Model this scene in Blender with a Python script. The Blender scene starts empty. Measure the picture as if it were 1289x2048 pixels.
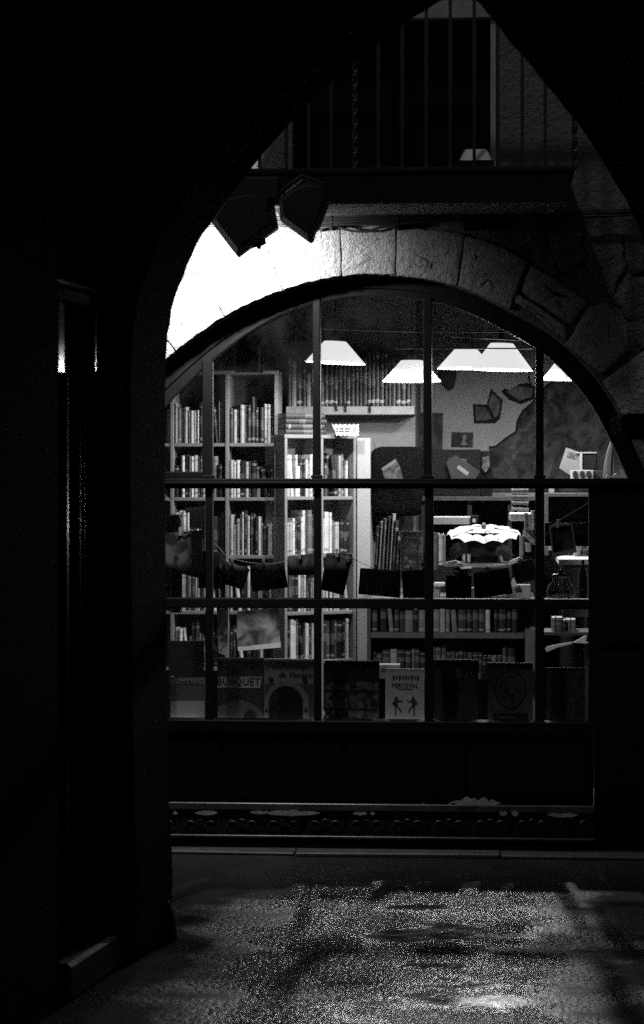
import bpy, bmesh, math, random
from mathutils import Vector, Matrix
R = math.radians
scene = bpy.context.scene
rng = random.Random(7)

# ------------------------------------------------------------------ camera
F = 4655.0                      # focal length in photograph pixels
CXP, HZ = 644.5, 960.0          # principal column, horizon row
YAW = R(4.2)
CAM = Vector((10 * math.tan(YAW), -10.0, 1.6))
RIGHT = Vector((math.cos(YAW), math.sin(YAW), 0))
FWD = Vector((-math.sin(YAW), math.cos(YAW), 0))
cd = bpy.data.cameras.new('camera')
cam = bpy.data.objects.new('camera', cd)
scene.collection.objects.link(cam)
cam.location = CAM
cam.rotation_euler = (R(90), 0, YAW)
cd.sensor_fit = 'VERTICAL'
cd.sensor_height = 36.0
cd.lens = F / 2048 * 36
cd.shift_y = -(1024 - HZ) / 2048
cd.clip_start = 0.05
cd.clip_end = 500
cd.dof.use_dof = True
cd.dof.focus_distance = 11.0
cd.dof.aperture_fstop = 4.0
scene.camera = cam

# ------------------------------------------------------------------ world, front fill, exposure
SUN_EL, SUN_AZ = R(54), R(-30)
w = bpy.data.worlds.new('World')
scene.world = w
w.use_nodes = True
nt = w.node_tree
bg = nt.nodes['Background']
sky = nt.nodes.new('ShaderNodeTexSky')
sky.sky_type = 'NISHITA'
sky.sun_disc = False
sky.sun_elevation = SUN_EL
sky.sun_rotation = R(180) - SUN_AZ
bw = nt.nodes.new('ShaderNodeRGBToBW')
nt.links.new(sky.outputs[0], bw.inputs[0])
nt.links.new(bw.outputs[0], bg.inputs['Color'])
bg.inputs['Strength'].default_value = 0.014
sl = bpy.data.lights.new('front_fill', 'SUN')
sl.energy = 0.31
sl.angle = R(3)
so = bpy.data.objects.new('front_fill', sl)
scene.collection.objects.link(so)
# added fill light, no known source: from upper left down onto the shop front
sd = Vector((-math.cos(SUN_EL) * math.sin(SUN_AZ), math.cos(SUN_EL) * math.cos(SUN_AZ), -math.sin(SUN_EL)))
so.rotation_euler = sd.to_track_quat('-Z', 'Y').to_euler()
vs = scene.view_settings
vs.view_transform = 'Standard'
vs.look = 'None'
vs.exposure = 0.0
vs.gamma = 1.0
vs.use_curve_mapping = False
scene.cycles.use_denoising = False
scene.cycles.max_bounces = 8
scene.cycles.diffuse_bounces = 3
scene.cycles.glossy_bounces = 3
scene.cycles.transparent_max_bounces = 16
scene.cycles.caustics_reflective = False
scene.cycles.caustics_refractive = False
scene.cycles.sample_clamp_indirect = 0.8
scene.cycles.sample_clamp_direct = 24.0

# ------------------------------------------------------------------ pixel helpers
def P(px, py, Y):
    d = FWD + RIGHT * ((px - CXP) / F) + Vector((0, 0, (HZ - py) / F))
    return CAM + d * ((Y - CAM.y) / d.y)
def PX(px, Y): return P(px, HZ, Y).x
def PZ(py, Y, px=CXP): return P(px, py, Y).z
def W(a, dep, z):                       # camera-frame ground coordinates to world
    v = CAM + RIGHT * a + FWD * dep
    return Vector((v.x, v.y, z))

# ------------------------------------------------------------------ materials
MATS = {}
def mat(name, v=0.3, rough=0.6, var=0.25, scale=12.0, bump=0.0, bscale=60.0, bdist=0.01, metal=0.0, spec=0.5, emit=0.0, coord='Object', detail=6, bump2=None, stretch=None):
    if name in MATS: return MATS[name]
    m = bpy.data.materials.new(name)
    m.use_nodes = True
    t = m.node_tree
    b = t.nodes['Principled BSDF']
    b.inputs['Roughness'].default_value = rough
    b.inputs['Metallic'].default_value = metal
    b.inputs['Specular IOR Level'].default_value = spec
    tc = t.nodes.new('ShaderNodeTexCoord')
    mp = t.nodes.new('ShaderNodeMapping')
    t.links.new(tc.outputs[coord], mp.inputs['Vector'])
    if stretch: mp.inputs['Scale'].default_value = stretch
    n = t.nodes.new('ShaderNodeTexNoise')
    n.inputs['Scale'].default_value = scale
    n.inputs['Detail'].default_value = detail
    n.inputs['Roughness'].default_value = 0.62
    t.links.new(mp.outputs[0], n.inputs['Vector'])
    r = t.nodes.new('ShaderNodeMapRange')
    r.inputs['From Min'].default_value = 0.28
    r.inputs['From Max'].default_value = 0.72
    r.inputs['To Min'].default_value = v * (1 - var)
    r.inputs['To Max'].default_value = v * (1 + var)
    t.links.new(n.outputs['Fac'], r.inputs['Value'])
    t.links.new(r.outputs[0], b.inputs['Base Color'])
    if bump:
        n2 = t.nodes.new('ShaderNodeTexNoise')
        n2.inputs['Scale'].default_value = bscale
        n2.inputs['Detail'].default_value = 8
        n2.inputs['Roughness'].default_value = 0.65
        t.links.new(mp.outputs[0], n2.inputs['Vector'])
        bp = t.nodes.new('ShaderNodeBump')
        bp.inputs['Strength'].default_value = bump
        bp.inputs['Distance'].default_value = bdist
        t.links.new(n2.outputs['Fac'], bp.inputs['Height'])
        if bump2:
            n3 = t.nodes.new('ShaderNodeTexNoise')
            n3.inputs['Scale'].default_value = bump2[0]
            n3.inputs['Detail'].default_value = 5
            t.links.new(mp.outputs[0], n3.inputs['Vector'])
            b3 = t.nodes.new('ShaderNodeBump')
            b3.inputs['Strength'].default_value = bump2[1]
            b3.inputs['Distance'].default_value = bump2[2]
            t.links.new(n3.outputs['Fac'], b3.inputs['Height'])
            t.links.new(b3.outputs[0], bp.inputs['Normal'])
        t.links.new(bp.outputs[0], b.inputs['Normal'])
    if emit:
        b.inputs['Emission Color'].default_value = (1, 1, 1, 1)
        b.inputs['Emission Strength'].default_value = emit
    MATS[name] = m
    return m

M_STONE = mat('dressed stone', 0.40, 0.9, 0.22, 9, 1.0, 48, 0.06, bump2=(14, 0.9, 0.04), spec=.1)
M_WALL = mat('old rubble mortar', 0.15, 0.9, 0.45, 6, 1.0, 38, 0.05, bump2=(8, 1.0, 0.08), spec=.2)
M_RUBBLE = mat('rubble stone', 0.18, 0.9, 0.4, 10, 1.0, 36, 0.06, bump2=(11, 1.0, 0.08), spec=.2)
M_PLASTER = mat('rough plaster', 0.21, 0.9, 0.2, 14, 1.0, 55, 0.03, bump2=(9, 0.6, 0.03), spec=.2)
M_SLAB = mat('balcony stone', 0.26, 0.85, 0.35, 9, 0.8, 90, 0.01)
M_IRON = mat('dark iron', 0.012, 0.55, 0.3, 30, 0.3, 80, 0.004)
M_BLACKWOOD = mat('black painted wood', 0.004, 0.55, 0.35, 18, 0.35, 60, 0.003, stretch=(1, 1, 0.25), spec=.06)
M_BARE = mat('bare flaked wood', 0.30, 0.8, 0.35, 40, 0.5, 90, 0.003)
M_LAMPBLACK = mat('floodlight black enamel', 0.006, 0.65, 0.2, 30)
M_CABLE = mat('black cable', 0.02, 0.6, 0.3, 20)
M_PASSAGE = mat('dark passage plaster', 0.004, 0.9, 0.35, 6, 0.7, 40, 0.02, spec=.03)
M_VARNISH = mat('varnished dark wood', 0.010, 0.10, 0.4, 25, stretch=(1, 1, 0.12), spec=.4)
M_STEP = mat('worn step stone', 0.03, 0.6, 0.3, 9, 0.5, 40, 0.01)
M_WHITEBOX = mat('white plastic', 0.75, 0.4, 0.05, 10)
M_SHOPWALL = mat('shop wall plaster', 0.52, 0.9, 0.10, 5, 0.35, 60, 0.01)
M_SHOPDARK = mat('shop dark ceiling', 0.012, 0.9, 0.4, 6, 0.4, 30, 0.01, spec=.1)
M_SHOPFLOOR = mat('shop floor tile', 0.06, 0.5, 0.2, 8)
M_SHELF = mat('painted shelf wood', 0.27, 0.6, 0.15, 20, 0.2, 70, 0.002)
M_SHELFDARK = mat('dark shelf wood', 0.06, 0.6, 0.3, 20, 0.2, 70, 0.002)
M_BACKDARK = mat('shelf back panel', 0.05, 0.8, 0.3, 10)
M_SHADE = mat('glowing glass shade', 0.8, 0.5, 0.02, 5, emit=.95)
M_CHROME = mat('steel rod', 0.55, 0.25, 0.1, 10, metal=1.0)
M_SILL = mat('worn white ledge', 0.26, 0.5, 0.25, 14, 0.3, 60, 0.003)
M_PAGES = mat('page edges', 0.72, 0.9, 0.1, 60, 0.3, 200, 0.001)
M_INK = mat('black ink', 0.008, 0.6, 0.1, 20)
M_BLACK = mat('black card', 0.008, 0.6, 0.3, 15, spec=.12)
M_BLACKFABRIC = mat('black fabric', 0.004, 0.95, 0.3, 60, 0.5, 200, 0.003, spec=.03)
M_PEG = mat('wooden peg', 0.22, 0.7, 0.2, 30)
M_STRING = mat('string', 0.25, 0.8, 0.1, 30)
GREY = {}
def grey(v, rough=0.55):
    k = (round(v, 3), rough)
    if k not in GREY: GREY[k] = mat('tone %.3f %.2f' % k, v, rough, 0.15, 25, spec=.2)
    return GREY[k]

def picture(name, lo, hi, scale=9.0, seed=0.0, rough=0.5, thr=(0.4, 0.6)):
    """mottled printed picture: soft dark and light shapes"""
    if name in MATS: return MATS[name]
    m = bpy.data.materials.new(name); m.use_nodes = True
    t = m.node_tree; b = t.nodes['Principled BSDF']
    b.inputs['Roughness'].default_value = rough; b.inputs['Specular IOR Level'].default_value = .15
    tc = t.nodes.new('ShaderNodeTexCoord'); mp = t.nodes.new('ShaderNodeMapping')
    mp.inputs['Location'].default_value = (seed, seed * 1.7, seed * 0.6)
    n = t.nodes.new('ShaderNodeTexNoise'); n.inputs['Scale'].default_value = scale
    n.inputs['Detail'].default_value = 5; n.inputs['Distortion'].default_value = 1.2
    r = t.nodes.new('ShaderNodeMapRange')
    r.inputs['From Min'].default_value, r.inputs['From Max'].default_value = thr
    r.inputs['To Min'].default_value = lo; r.inputs['To Max'].default_value = hi
    t.links.new(tc.outputs['Object'], mp.inputs['Vector']); t.links.new(mp.outputs[0], n.inputs['Vector'])
    t.links.new(n.outputs['Fac'], r.inputs['Value']); t.links.new(r.outputs[0], b.inputs['Base Color'])
    MATS[name] = m
    return m

def schlick(t, f0):
    lw = t.nodes.new('ShaderNodeLayerWeight'); lw.inputs['Blend'].default_value = .5
    pw = t.nodes.new('ShaderNodeMath'); pw.operation = 'POWER'; pw.inputs[1].default_value = 5; t.links.new(lw.outputs['Facing'], pw.inputs[0])
    ma = t.nodes.new('ShaderNodeMath'); ma.operation = 'MULTIPLY_ADD'; ma.inputs[1].default_value = 1 - f0; ma.inputs[2].default_value = f0
    t.links.new(pw.outputs[0], ma.inputs[0]); return ma.outputs[0]
def glass_mat(name, tint=0.93):
    m = bpy.data.materials.new(name); m.use_nodes = True
    t = m.node_tree; t.nodes.remove(t.nodes['Principled BSDF'])
    out = t.nodes['Material Output']
    tr = t.nodes.new('ShaderNodeBsdfTransparent'); tr.inputs[0].default_value = (tint, tint, tint, 1)
    gl = t.nodes.new('ShaderNodeBsdfGlossy'); gl.inputs['Roughness'].default_value = 0.02
    df = t.nodes.new('ShaderNodeBsdfDiffuse'); df.inputs[0].default_value = (0.5, 0.5, 0.5, 1)
    mx = t.nodes.new('ShaderNodeMixShader')
    t.links.new(schlick(t, .035), mx.inputs[0]); t.links.new(tr.outputs[0], mx.inputs[1]); t.links.new(gl.outputs[0], mx.inputs[2])
    tc = t.nodes.new('ShaderNodeTexCoord')
    n = t.nodes.new('ShaderNodeTexNoise'); n.inputs['Scale'].default_value = 5; n.inputs['Detail'].default_value = 6
    r = t.nodes.new('ShaderNodeMapRange'); r.inputs['From Min'].default_value = .45; r.inputs['From Max'].default_value = .8
    r.inputs['To Min'].default_value = 0.0; r.inputs['To Max'].default_value = 0.006
    t.links.new(tc.outputs['Object'], n.inputs['Vector']); t.links.new(n.outputs['Fac'], r.inputs['Value'])
    m2 = t.nodes.new('ShaderNodeMixShader')
    t.links.new(r.outputs[0], m2.inputs[0]); t.links.new(mx.outputs[0], m2.inputs[1]); t.links.new(df.outputs[0], m2.inputs[2])
    t.links.new(m2.outputs[0], out.inputs['Surface'])
    return m
M_GLASS = glass_mat('window glass')

def asphalt_mat():
    m = bpy.data.materials.new('wet asphalt'); m.use_nodes = True
    t = m.node_tree; b = t.nodes['Principled BSDF']
    N, L = t.nodes.new, t.links.new
    tc = N('ShaderNodeTexCoord')
    big = N('ShaderNodeTexNoise'); big.inputs['Scale'].default_value = 1.7; big.inputs['Detail'].default_value = 7; big.inputs['Roughness'].default_value = 0.6
    mpb = N('ShaderNodeMapping'); mpb.inputs['Scale'].default_value = (1.0, 1.5, 1); mpb.inputs['Location'].default_value = (3.1, 1.2, 0)
    L(tc.outputs['Object'], mpb.inputs[0]); L(mpb.outputs[0], big.inputs['Vector'])
    wet = N('ShaderNodeMapRange'); wet.inputs['From Min'].default_value = .36; wet.inputs['From Max'].default_value = .62
    L(big.outputs['Fac'], wet.inputs['Value'])
    grain = N('ShaderNodeTexVoronoi'); grain.inputs['Scale'].default_value = 58
    L(tc.outputs['Object'], grain.inputs['Vector'])
    fine = N('ShaderNodeTexNoise'); fine.inputs['Scale'].default_value = 90; fine.inputs['Detail'].default_value = 5
    L(tc.outputs['Object'], fine.inputs['Vector'])
    und = N('ShaderNodeTexNoise'); und.inputs['Scale'].default_value = 7; und.inputs['Detail'].default_value = 4
    L(tc.outputs['Object'], und.inputs['Vector'])
    col = N('ShaderNodeMapRange'); col.inputs['To Min'].default_value = .018; col.inputs['To Max'].default_value = .05
    L(fine.outputs['Fac'], col.inputs['Value']); L(col.outputs[0], b.inputs['Base Color'])
    ro = N('ShaderNodeMapRange'); ro.inputs['To Min'].default_value = .12; ro.inputs['To Max'].default_value = .27
    L(wet.outputs[0], ro.inputs['Value'])
    sx = N('ShaderNodeSeparateXYZ'); L(tc.outputs['Object'], sx.inputs[0])
    off = N('ShaderNodeMath'); off.operation = 'SUBTRACT'; off.inputs[1].default_value = .42; L(sx.outputs['X'], off.inputs[0])
    ab = N('ShaderNodeMath'); ab.operation = 'ABSOLUTE'; L(off.outputs[0], ab.inputs[0])
    wob = N('ShaderNodeMath'); wob.operation = 'MULTIPLY_ADD'; wob.inputs[1].default_value = -1.5; L(big.outputs['Fac'], wob.inputs[0]); L(ab.outputs[0], wob.inputs[2])
    dry = N('ShaderNodeMapRange'); dry.inputs['From Min'].default_value = -.35; dry.inputs['From Max'].default_value = .05; L(wob.outputs[0], dry.inputs['Value'])
    rmix = N('ShaderNodeMix'); L(dry.outputs[0], rmix.inputs['Factor']); L(ro.outputs[0], rmix.inputs['A']); rmix.inputs['B'].default_value = .7
    L(rmix.outputs['Result'], b.inputs['Roughness'])
    smix = N('ShaderNodeMapRange'); smix.inputs['To Min'].default_value = .7; smix.inputs['To Max'].default_value = .05; L(dry.outputs[0], smix.inputs['Value'])
    L(smix.outputs[0], b.inputs['Specular IOR Level'])
    b1 = N('ShaderNodeBump'); b1.inputs['Strength'].default_value = .5; b1.inputs['Distance'].default_value = .012
    L(und.outputs['Fac'], b1.inputs['Height'])
    dome = N('ShaderNodeMath'); dome.operation = 'POWER'; dome.inputs[1].default_value = 2.0; L(grain.outputs['Distance'], dome.inputs[0])
    inv = N('ShaderNodeMath'); inv.operation = 'SUBTRACT'; inv.inputs[0].default_value = 1.0; L(dome.outputs[0], inv.inputs[1])
    film = N('ShaderNodeMapRange'); film.inputs['From Min'].default_value = .42; film.inputs['From Max'].default_value = .55
    film.inputs['To Min'].default_value = .08; film.inputs['To Max'].default_value = 1.0; L(big.outputs['Fac'], film.inputs['Value'])
    b2 = N('ShaderNodeBump'); b2.inputs['Distance'].default_value = .006; L(film.outputs[0], b2.inputs['Strength'])
    L(inv.outputs[0], b2.inputs['Height']); L(b1.outputs[0], b2.inputs['Normal'])
    b3 = N('ShaderNodeBump'); b3.inputs['Distance'].default_value = .005; L(film.outputs[0], b3.inputs['Strength'])
    L(fine.outputs['Fac'], b3.inputs['Height']); L(b2.outputs[0], b3.inputs['Normal'])
    L(b3.outputs[0], b.inputs['Normal'])
    return m
M_ASPHALT = asphalt_mat()

# ------------------------------------------------------------------ mesh helpers
COL = scene.collection
class MB:
    def __init__(s): s.v, s.f = [], []
    def add(s, vs, fs):
        o = len(s.v); s.v += [Vector(v) for v in vs]; s.f += [tuple(i + o for i in f) for f in fs]; return s
    def box(s, x0, x1, y0, y1, z0, z1):
        return s.add([(x, y, z) for z in (z0, z1) for y in (y0, y1) for x in (x0, x1)],
                     [(0, 1, 3, 2), (4, 6, 7, 5), (0, 4, 5, 1), (2, 3, 7, 6), (0, 2, 6, 4), (1, 5, 7, 3)])
    def prism(s, ring0, ring1):
        n = len(ring0)
        return s.add(list(ring0) + list(ring1), [tuple(range(n)), tuple(range(2 * n - 1, n - 1, -1))] +
                     [(i, (i + 1) % n, n + (i + 1) % n, n + i) for i in range(n)])
    def loft(s, rings, cap=True):
        n = len(rings[0]); vs = [v for r in rings for v in r]; fs = []
        for k in range(len(rings) - 1):
            for i in range(n): fs.append((k * n + i, k * n + (i + 1) % n, (k + 1) * n + (i + 1) % n, (k + 1) * n + i))
        if cap: fs += [tuple(range(n)), tuple((len(rings) - 1) * n + i for i in range(n - 1, -1, -1))]
        return s.add(vs, fs)
    def tube(s, pts, r, n=8, radii=None):
        pts = [Vector(p) for p in pts]; rings = []
        for i, p in enumerate(pts):
            d = (pts[min(i + 1, len(pts) - 1)] - pts[max(i - 1, 0)]).normalized()
            u = d.cross(Vector((0, 0, 1)) if abs(d.z) < .9 else Vector((1, 0, 0))).normalized(); v = d.cross(u)
            rr = radii[i] if radii else r
            rings.append([p + (u * math.cos(2 * math.pi * k / n) + v * math.sin(2 * math.pi * k / n)) * rr for k in range(n)])
        return s.loft(rings)
    def lathe(s, c, prof, n=28, cap=True):
        c = Vector(c)
        return s.loft([[c + Vector((r * math.cos(2 * math.pi * k / n), r * math.sin(2 * math.pi * k / n), z)) for k in range(n)] for r, z in prof], cap)

def obj(name, mb, material, parent=None, smooth=False, normals=True, bevel=0):
    c = sum((Vector(v) for v in mb.v), Vector()) / max(1, len(mb.v))
    c.z = min(v.z for v in mb.v)
    me = bpy.data.meshes.new(name)
    me.from_pydata([v - c for v in mb.v], [], mb.f)
    if normals or bevel:
        bm = bmesh.new(); bm.from_mesh(me)
        bmesh.ops.recalc_face_normals(bm, faces=bm.faces)
        if bevel: bmesh.ops.bevel(bm, geom=bm.edges[:], offset=bevel, segments=1, affect='EDGES', clamp_overlap=True)
        bm.to_mesh(me); bm.free()
    if smooth:
        for p in me.polygons: p.use_smooth = True
    me.materials.append(material)
    o = bpy.data.objects.new(name, me); COL.objects.link(o)
    o.location = c
    if parent: adopt(o, parent)
    return o
def adopt(o, parent):
    o.parent = parent
    pw = parent.matrix_basis.copy(); q = parent.parent
    m = parent.matrix_basis
    if q: m = q.matrix_basis @ parent.matrix_parent_inverse @ m
    o.matrix_parent_inverse = m.inverted()
# an Empty at a thing's base
def thing(name, loc, label, cat, group=None):
    o = bpy.data.objects.new(name, None); COL.objects.link(o); o.location = loc
    o.empty_display_size = .05
    return tag(o, label, cat, group)
def tag(o, label=None, cat=None, group=None, kind=None):
    if label: o['label'] = label
    if cat: o['category'] = cat
    if group: o['group'] = group
    if kind: o['kind'] = kind
    return o
def plate(name, pts, Y, thick, material, parent=None, bevel=0):
    f = [P(x, y, Y) for x, y in pts]
    return obj(name, MB().prism(f, [v + Vector((0, thick, 0)) for v in f]), material, parent, bevel=bevel)
def pbox(x0, y0, x1, y1, Y, thick):                 # pixel rectangle on plane Y as a box running back by thick
    a, b = P(x0, y1, Y), P(x1, y0, Y)
    return MB().box(a.x, b.x, Y, Y + thick, a.z, b.z)
def catmull(pts, k=6):
    out = []
    for i in range(len(pts) - 1):
        p0, p1, p2, p3 = pts[max(i - 1, 0)], pts[i], pts[i + 1], pts[min(i + 2, len(pts) - 1)]
        for j in range(k):
            t = j / k
            out.append(tuple(.5 * ((2 * p1[a]) + (-p0[a] + p2[a]) * t + (2 * p0[a] - 5 * p1[a] + 4 * p2[a] - p3[a]) * t * t + (-p0[a] + 3 * p1[a] - 3 * p2[a] + p3[a]) * t ** 3) for a in range(len(p1))))
    out.append(tuple(pts[-1])); return out
def text(s, x0, y0, x1, y1, Y, material, parent, shear=0.0, rot=0.0, name='lettering', up='z'):
    cu = bpy.data.curves.new('lettering', 'FONT'); cu.body = s; cu.shear = shear; cu.resolution_u = 2
    cu.extrude = 0.004; cu.space_line = .9; cu.align_x = 'CENTER'
    t = bpy.data.objects.new('tmp', cu); COL.objects.link(t)
    me = bpy.data.meshes.new_from_object(t.evaluated_get(bpy.context.evaluated_depsgraph_get()))
    bpy.data.objects.remove(t); bpy.data.curves.remove(cu)
    xs = [v.co.x for v in me.vertices]; ys = [v.co.y for v in me.vertices]
    w_, h_ = max(xs) - min(xs), max(ys) - min(ys)
    a, b = P(x0, y1, Y), P(x1, y0, Y)
    for v in me.vertices:
        u, q = (v.co.x - min(xs)) / w_, (v.co.y - min(ys)) / h_
        v.co = Vector((u * (b.x - a.x), v.co.z * .08, q * (b.z - a.z)))
    me.materials.clear(); me.materials.append(material)
    o = bpy.data.objects.new(name, me); COL.objects.link(o); o.location = (a.x, Y, a.z); o.rotation_euler.y = rot
    adopt(o, parent); return o
ORD = 'first second third fourth fifth sixth seventh eighth ninth tenth eleventh twelfth thirteenth fourteenth fifteenth sixteenth seventeenth eighteenth nineteenth twentieth'.split() + ['twenty-' + x for x in 'first second third fourth fifth sixth seventh eighth ninth'.split()] + ['thirtieth'] + ['thirty-' + x for x in 'first second third fourth fifth sixth seventh eighth ninth'.split()]

# ================================================================== SETTING: street
g = obj('street', MB().add([(-40, -40, 0), (40, -40, 0), (40, 40, 0), (-40, 40, 0)], [(0, 1, 2, 3)]), M_ASPHALT)
tag(g, kind='structure')
# repaired strip of newer asphalt, a sheet 4 mm proud with a ragged edge
def ground_px(px, py, z=0.0):
    d = FWD + RIGHT * ((px - CXP) / F) + Vector((0, 0, (HZ - py) / F))
    return CAM + d * ((z - CAM.z) / d.z)
# stone gutter along the shop wall, laid in slabs
gut = thing('gutter', (0.2, -0.09, 0), 'pale worn stone gutter strip along foot of shop front', 'gutter')
x = -3.0
while x < 3.2:
    L_ = rng.uniform(.8, 1.3)
    jit = lambda a: rng.uniform(-a, a)
    bot = [Vector((x + .004, -.135 + jit(.02), 0)), Vector((x + L_ - .004, -.135 + jit(.02), 0)), Vector((x + L_ - .004, -.035, 0)), Vector((x + .004, -.035, 0))]
    h_ = .014 + rng.uniform(0, .006)
    obj('slab', MB().prism(bot, [v + Vector((0, 0, h_ + jit(.003))) for v in bot]), mat('gutter stone', .09, .45, .4, 14, .6, 40, .008), gut, bevel=.004)
    x += L_

# ================================================================== SHOP BUILDING
ARCH = catmull([(195, 955), (212, 890), (255, 805), (330, 722), (450, 634), (565, 582), (684, 553), (792, 552), (915, 573), (1020, 620), (1122, 682), (1202, 766), (1252, 850), (1300, 955)], 5)
bld = thing('stone_building', (0, .2, 0), 'old stone building with arched shop opening and balcony above', 'building')
zb = PZ(955, 0)
slab_top = PZ(345, -.5); slab_bot = PZ(408, -.5)
zband = slab_bot - .005
XL, XR, T = -8.0, 8.0, .45
def wallpiece(ring, m=M_WALL): return obj('wall', MB().prism([Vector((a, 0, b)) for a, b in ring], [Vector((a, T, b)) for a, b in ring]), m, bld)
ap = [(P(x_, y_, 0).x, P(x_, y_, 0).z) for x_, y_ in ARCH]
# front wall cut in irregular lower part with the arch, then left and right of the balcony window, then above it
wallpiece([(XL, 0), (ap[0][0], 0)] + ap + [(ap[-1][0], 0), (XR, 0), (XR, zband), (XL, zband)])
wx0, wx1, wtop = PX(585, 0), PX(990, 0), PZ(45, 0)
wallpiece([(XL, zband), (wx0, zband), (wx0, wtop), (XL, wtop)], M_PLASTER)
wallpiece([(wx1, zband), (XR, zband), (XR, wtop), (wx1, wtop)], M_PLASTER)
wallpiece([(XL, wtop), (XR, wtop), (XR, 8), (XL, 8)], M_PLASTER)

# voussoirs and stones: rounded blocks standing proud of the mortar
def stone(pts, Y, proud, material, parent, name='stone', rough=1.0, seed=0):
    r_ = random.Random(seed)
    pp = []
    n = len(pts)
    for i in range(n):                     # split the edges and roughen them
        a, b = pts[i], pts[(i + 1) % n]
        L_ = math.hypot(b[0] - a[0], b[1] - a[1]); k = max(2, int(L_ / 14))
        for j in range(k):
            t = j / k
            pp.append((a[0] + (b[0] - a[0]) * t + r_.uniform(-1.6, 1.6) * rough, a[1] + (b[1] - a[1]) * t + r_.uniform(-1.6, 1.6) * rough))
    cx = sum(p[0] for p in pp) / len(pp); cy = sum(p[1] for p in pp) / len(pp)
    def ring(shr, yy, jit=0):
        out = []
        for x_, y_ in pp:
            d = math.hypot(x_ - cx, y_ - cy); k = max(0, 1 - shr / d)
            v = P(cx + (x_ - cx) * k, cy + (y_ - cy) * k, Y)
            out.append(Vector((v.x, yy + r_.uniform(-jit, jit), v.z)))
        return out
    rings = [ring(0, Y + .03), ring(0, Y - proud * .6), ring(1.2, Y - proud * .88), ring(3.5, Y - proud, .0015), ring(18, Y - proud, .004), ring(34, Y - proud, .005)]
    return obj(name, MB().loft(rings), material, parent, smooth=True)
def arch_at(px):                           # point of the opening edge at a column
    for a, b in zip(ARCH, ARCH[1:]):
        if a[0] <= px <= b[0] and b[0] > a[0]:
            t = (px - a[0]) / (b[0] - a[0]); return (px, a[1] + (b[1] - a[1]) * t)
    return ARCH[-1]
def voussoir(x0, x1, out0, out1, seed, tops=()):
    n = max(3, int(abs(x1 - x0) / 16))
    low = [arch_at(x0 + (x1 - x0) * i / n) for i in range(n + 1)]
    low = [(x_, y_ - 1) for x_, y_ in low]
    stone([(low[0][0] + .7, low[0][1])] + low[1:-1] + [(low[-1][0] - .7, low[-1][1]), (out1[0] - .6, out1[1])] + list(tops) + [(out0[0] + .6, out0[1])], 0, .016, M_STONE, bld, 'arch_stone', .7, seed)
voussoir(262, 352, (180, 745), (285, 625), 1)
voussoir(352, 450, (285, 625), (392, 540), 2)
voussoir(450, 567, (392, 540), (528, 478), 3)
voussoir(567, 685, (528, 478), (681, 455), 4)
voussoir(685, 793, (681, 455), (794, 453), 5)
voussoir(793, 916, (794, 453), (931, 468), 6)
voussoir(916, 1022, (931, 472), (1056, 524), 7, [(1010, 496)])
stone([(1024, 600), (1060, 622), (1118, 668), (1134, 682), (1136, 655), (1090, 622), (1036, 588)], 0, .012, M_STONE, bld, 'arch_stone', .8, 8)
stone([(1044, 584), (1062, 530), (1105, 556), (1170, 600), (1172, 612), (1142, 648), (1092, 616)], 0, .018, M_STONE, bld, 'arch_stone', .8, 9)
stone([(1132, 690), (1176, 616), (1215, 606), (1252, 655), (1262, 700), (1205, 750)], 0, .016, M_STONE, bld, 'arch_stone', .8, 10)
stone([(1206, 762), (1289, 702), (1330, 690), (1380, 800), (1306, 900), (1255, 846)], 0, .02, M_STONE, bld, 'arch_stone', .8, 11)
stone([(1302, 910), (1382, 810), (1420, 960), (1310, 960)], 0, .018, M_STONE, bld, 'arch_stone', .8, 12)
stone([(90, 860), (178, 748), (255, 800), (212, 880), (196, 950), (90, 950)], 0, .018, M_STONE, bld, 'arch_stone', .8, 13)
# rubble courses above the right haunch
for i, q in enumerate([
    [(1098, 474), (1160, 468), (1172, 520), (1120, 545)], [(1172, 478), (1235, 470), (1250, 530), (1222, 590), (1180, 565)],
    [(1246, 475), (1320, 470), (1330, 540), (1262, 545)], [(1230, 598), (1262, 556), (1330, 552), (1335, 625), (1258, 640)],
    [(1262, 646), (1335, 634), (1340, 682), (1282, 694)], [(960, 462), (1040, 458), (1060, 512), (985, 476)],
    [(1048, 462), (1092, 470), (1110, 545), (1068, 520)], [(1338, 475), (1420, 470), (1420, 560), (1342, 565)], [(1345, 575), (1420, 570), (1430, 680), (1350, 690)]]):
    gx, gy = sum(p[0] for p in q) / len(q), sum(p[1] for p in q) / len(q)
    q = [(gx + (a_ - gx) * 1.07, gy + (b_ - gy) * 1.07) for a_, b_ in q]
    stone(q, 0, .016, M_RUBBLE, bld, 'rubble_stone', 3.0, 40 + i)
# balcony: slab, underside lip, rail of square bars with a twisted bar, coping chips
M_FASCIA = mat('shaded fascia', .015, .9, .5, 7, .6, 50, .01, spec=.1)  # shade put into the colour: slab front near black, lit underside left pale
bal = obj('balcony', MB().box(PX(488, -.5), PX(1141, -.5), -.5, -.002, slab_bot, slab_top - .012), M_SLAB, bld, bevel=.008)
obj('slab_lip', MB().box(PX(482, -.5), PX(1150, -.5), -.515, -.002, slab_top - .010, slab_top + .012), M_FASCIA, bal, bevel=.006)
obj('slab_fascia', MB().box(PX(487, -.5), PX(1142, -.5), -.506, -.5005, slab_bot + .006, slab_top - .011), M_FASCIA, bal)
zr = PZ(345, -.47) + .004
obj('bottom_rail', MB().box(PX(500, -.47), PX(1146, -.47), -.478, -.462, zr, zr + .014), M_IRON, bal)
obj('top_rail', MB().box(PX(500, -.47), PX(1146, -.47), -.49, -.45, 3.72, 3.75), M_IRON, bal)
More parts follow.
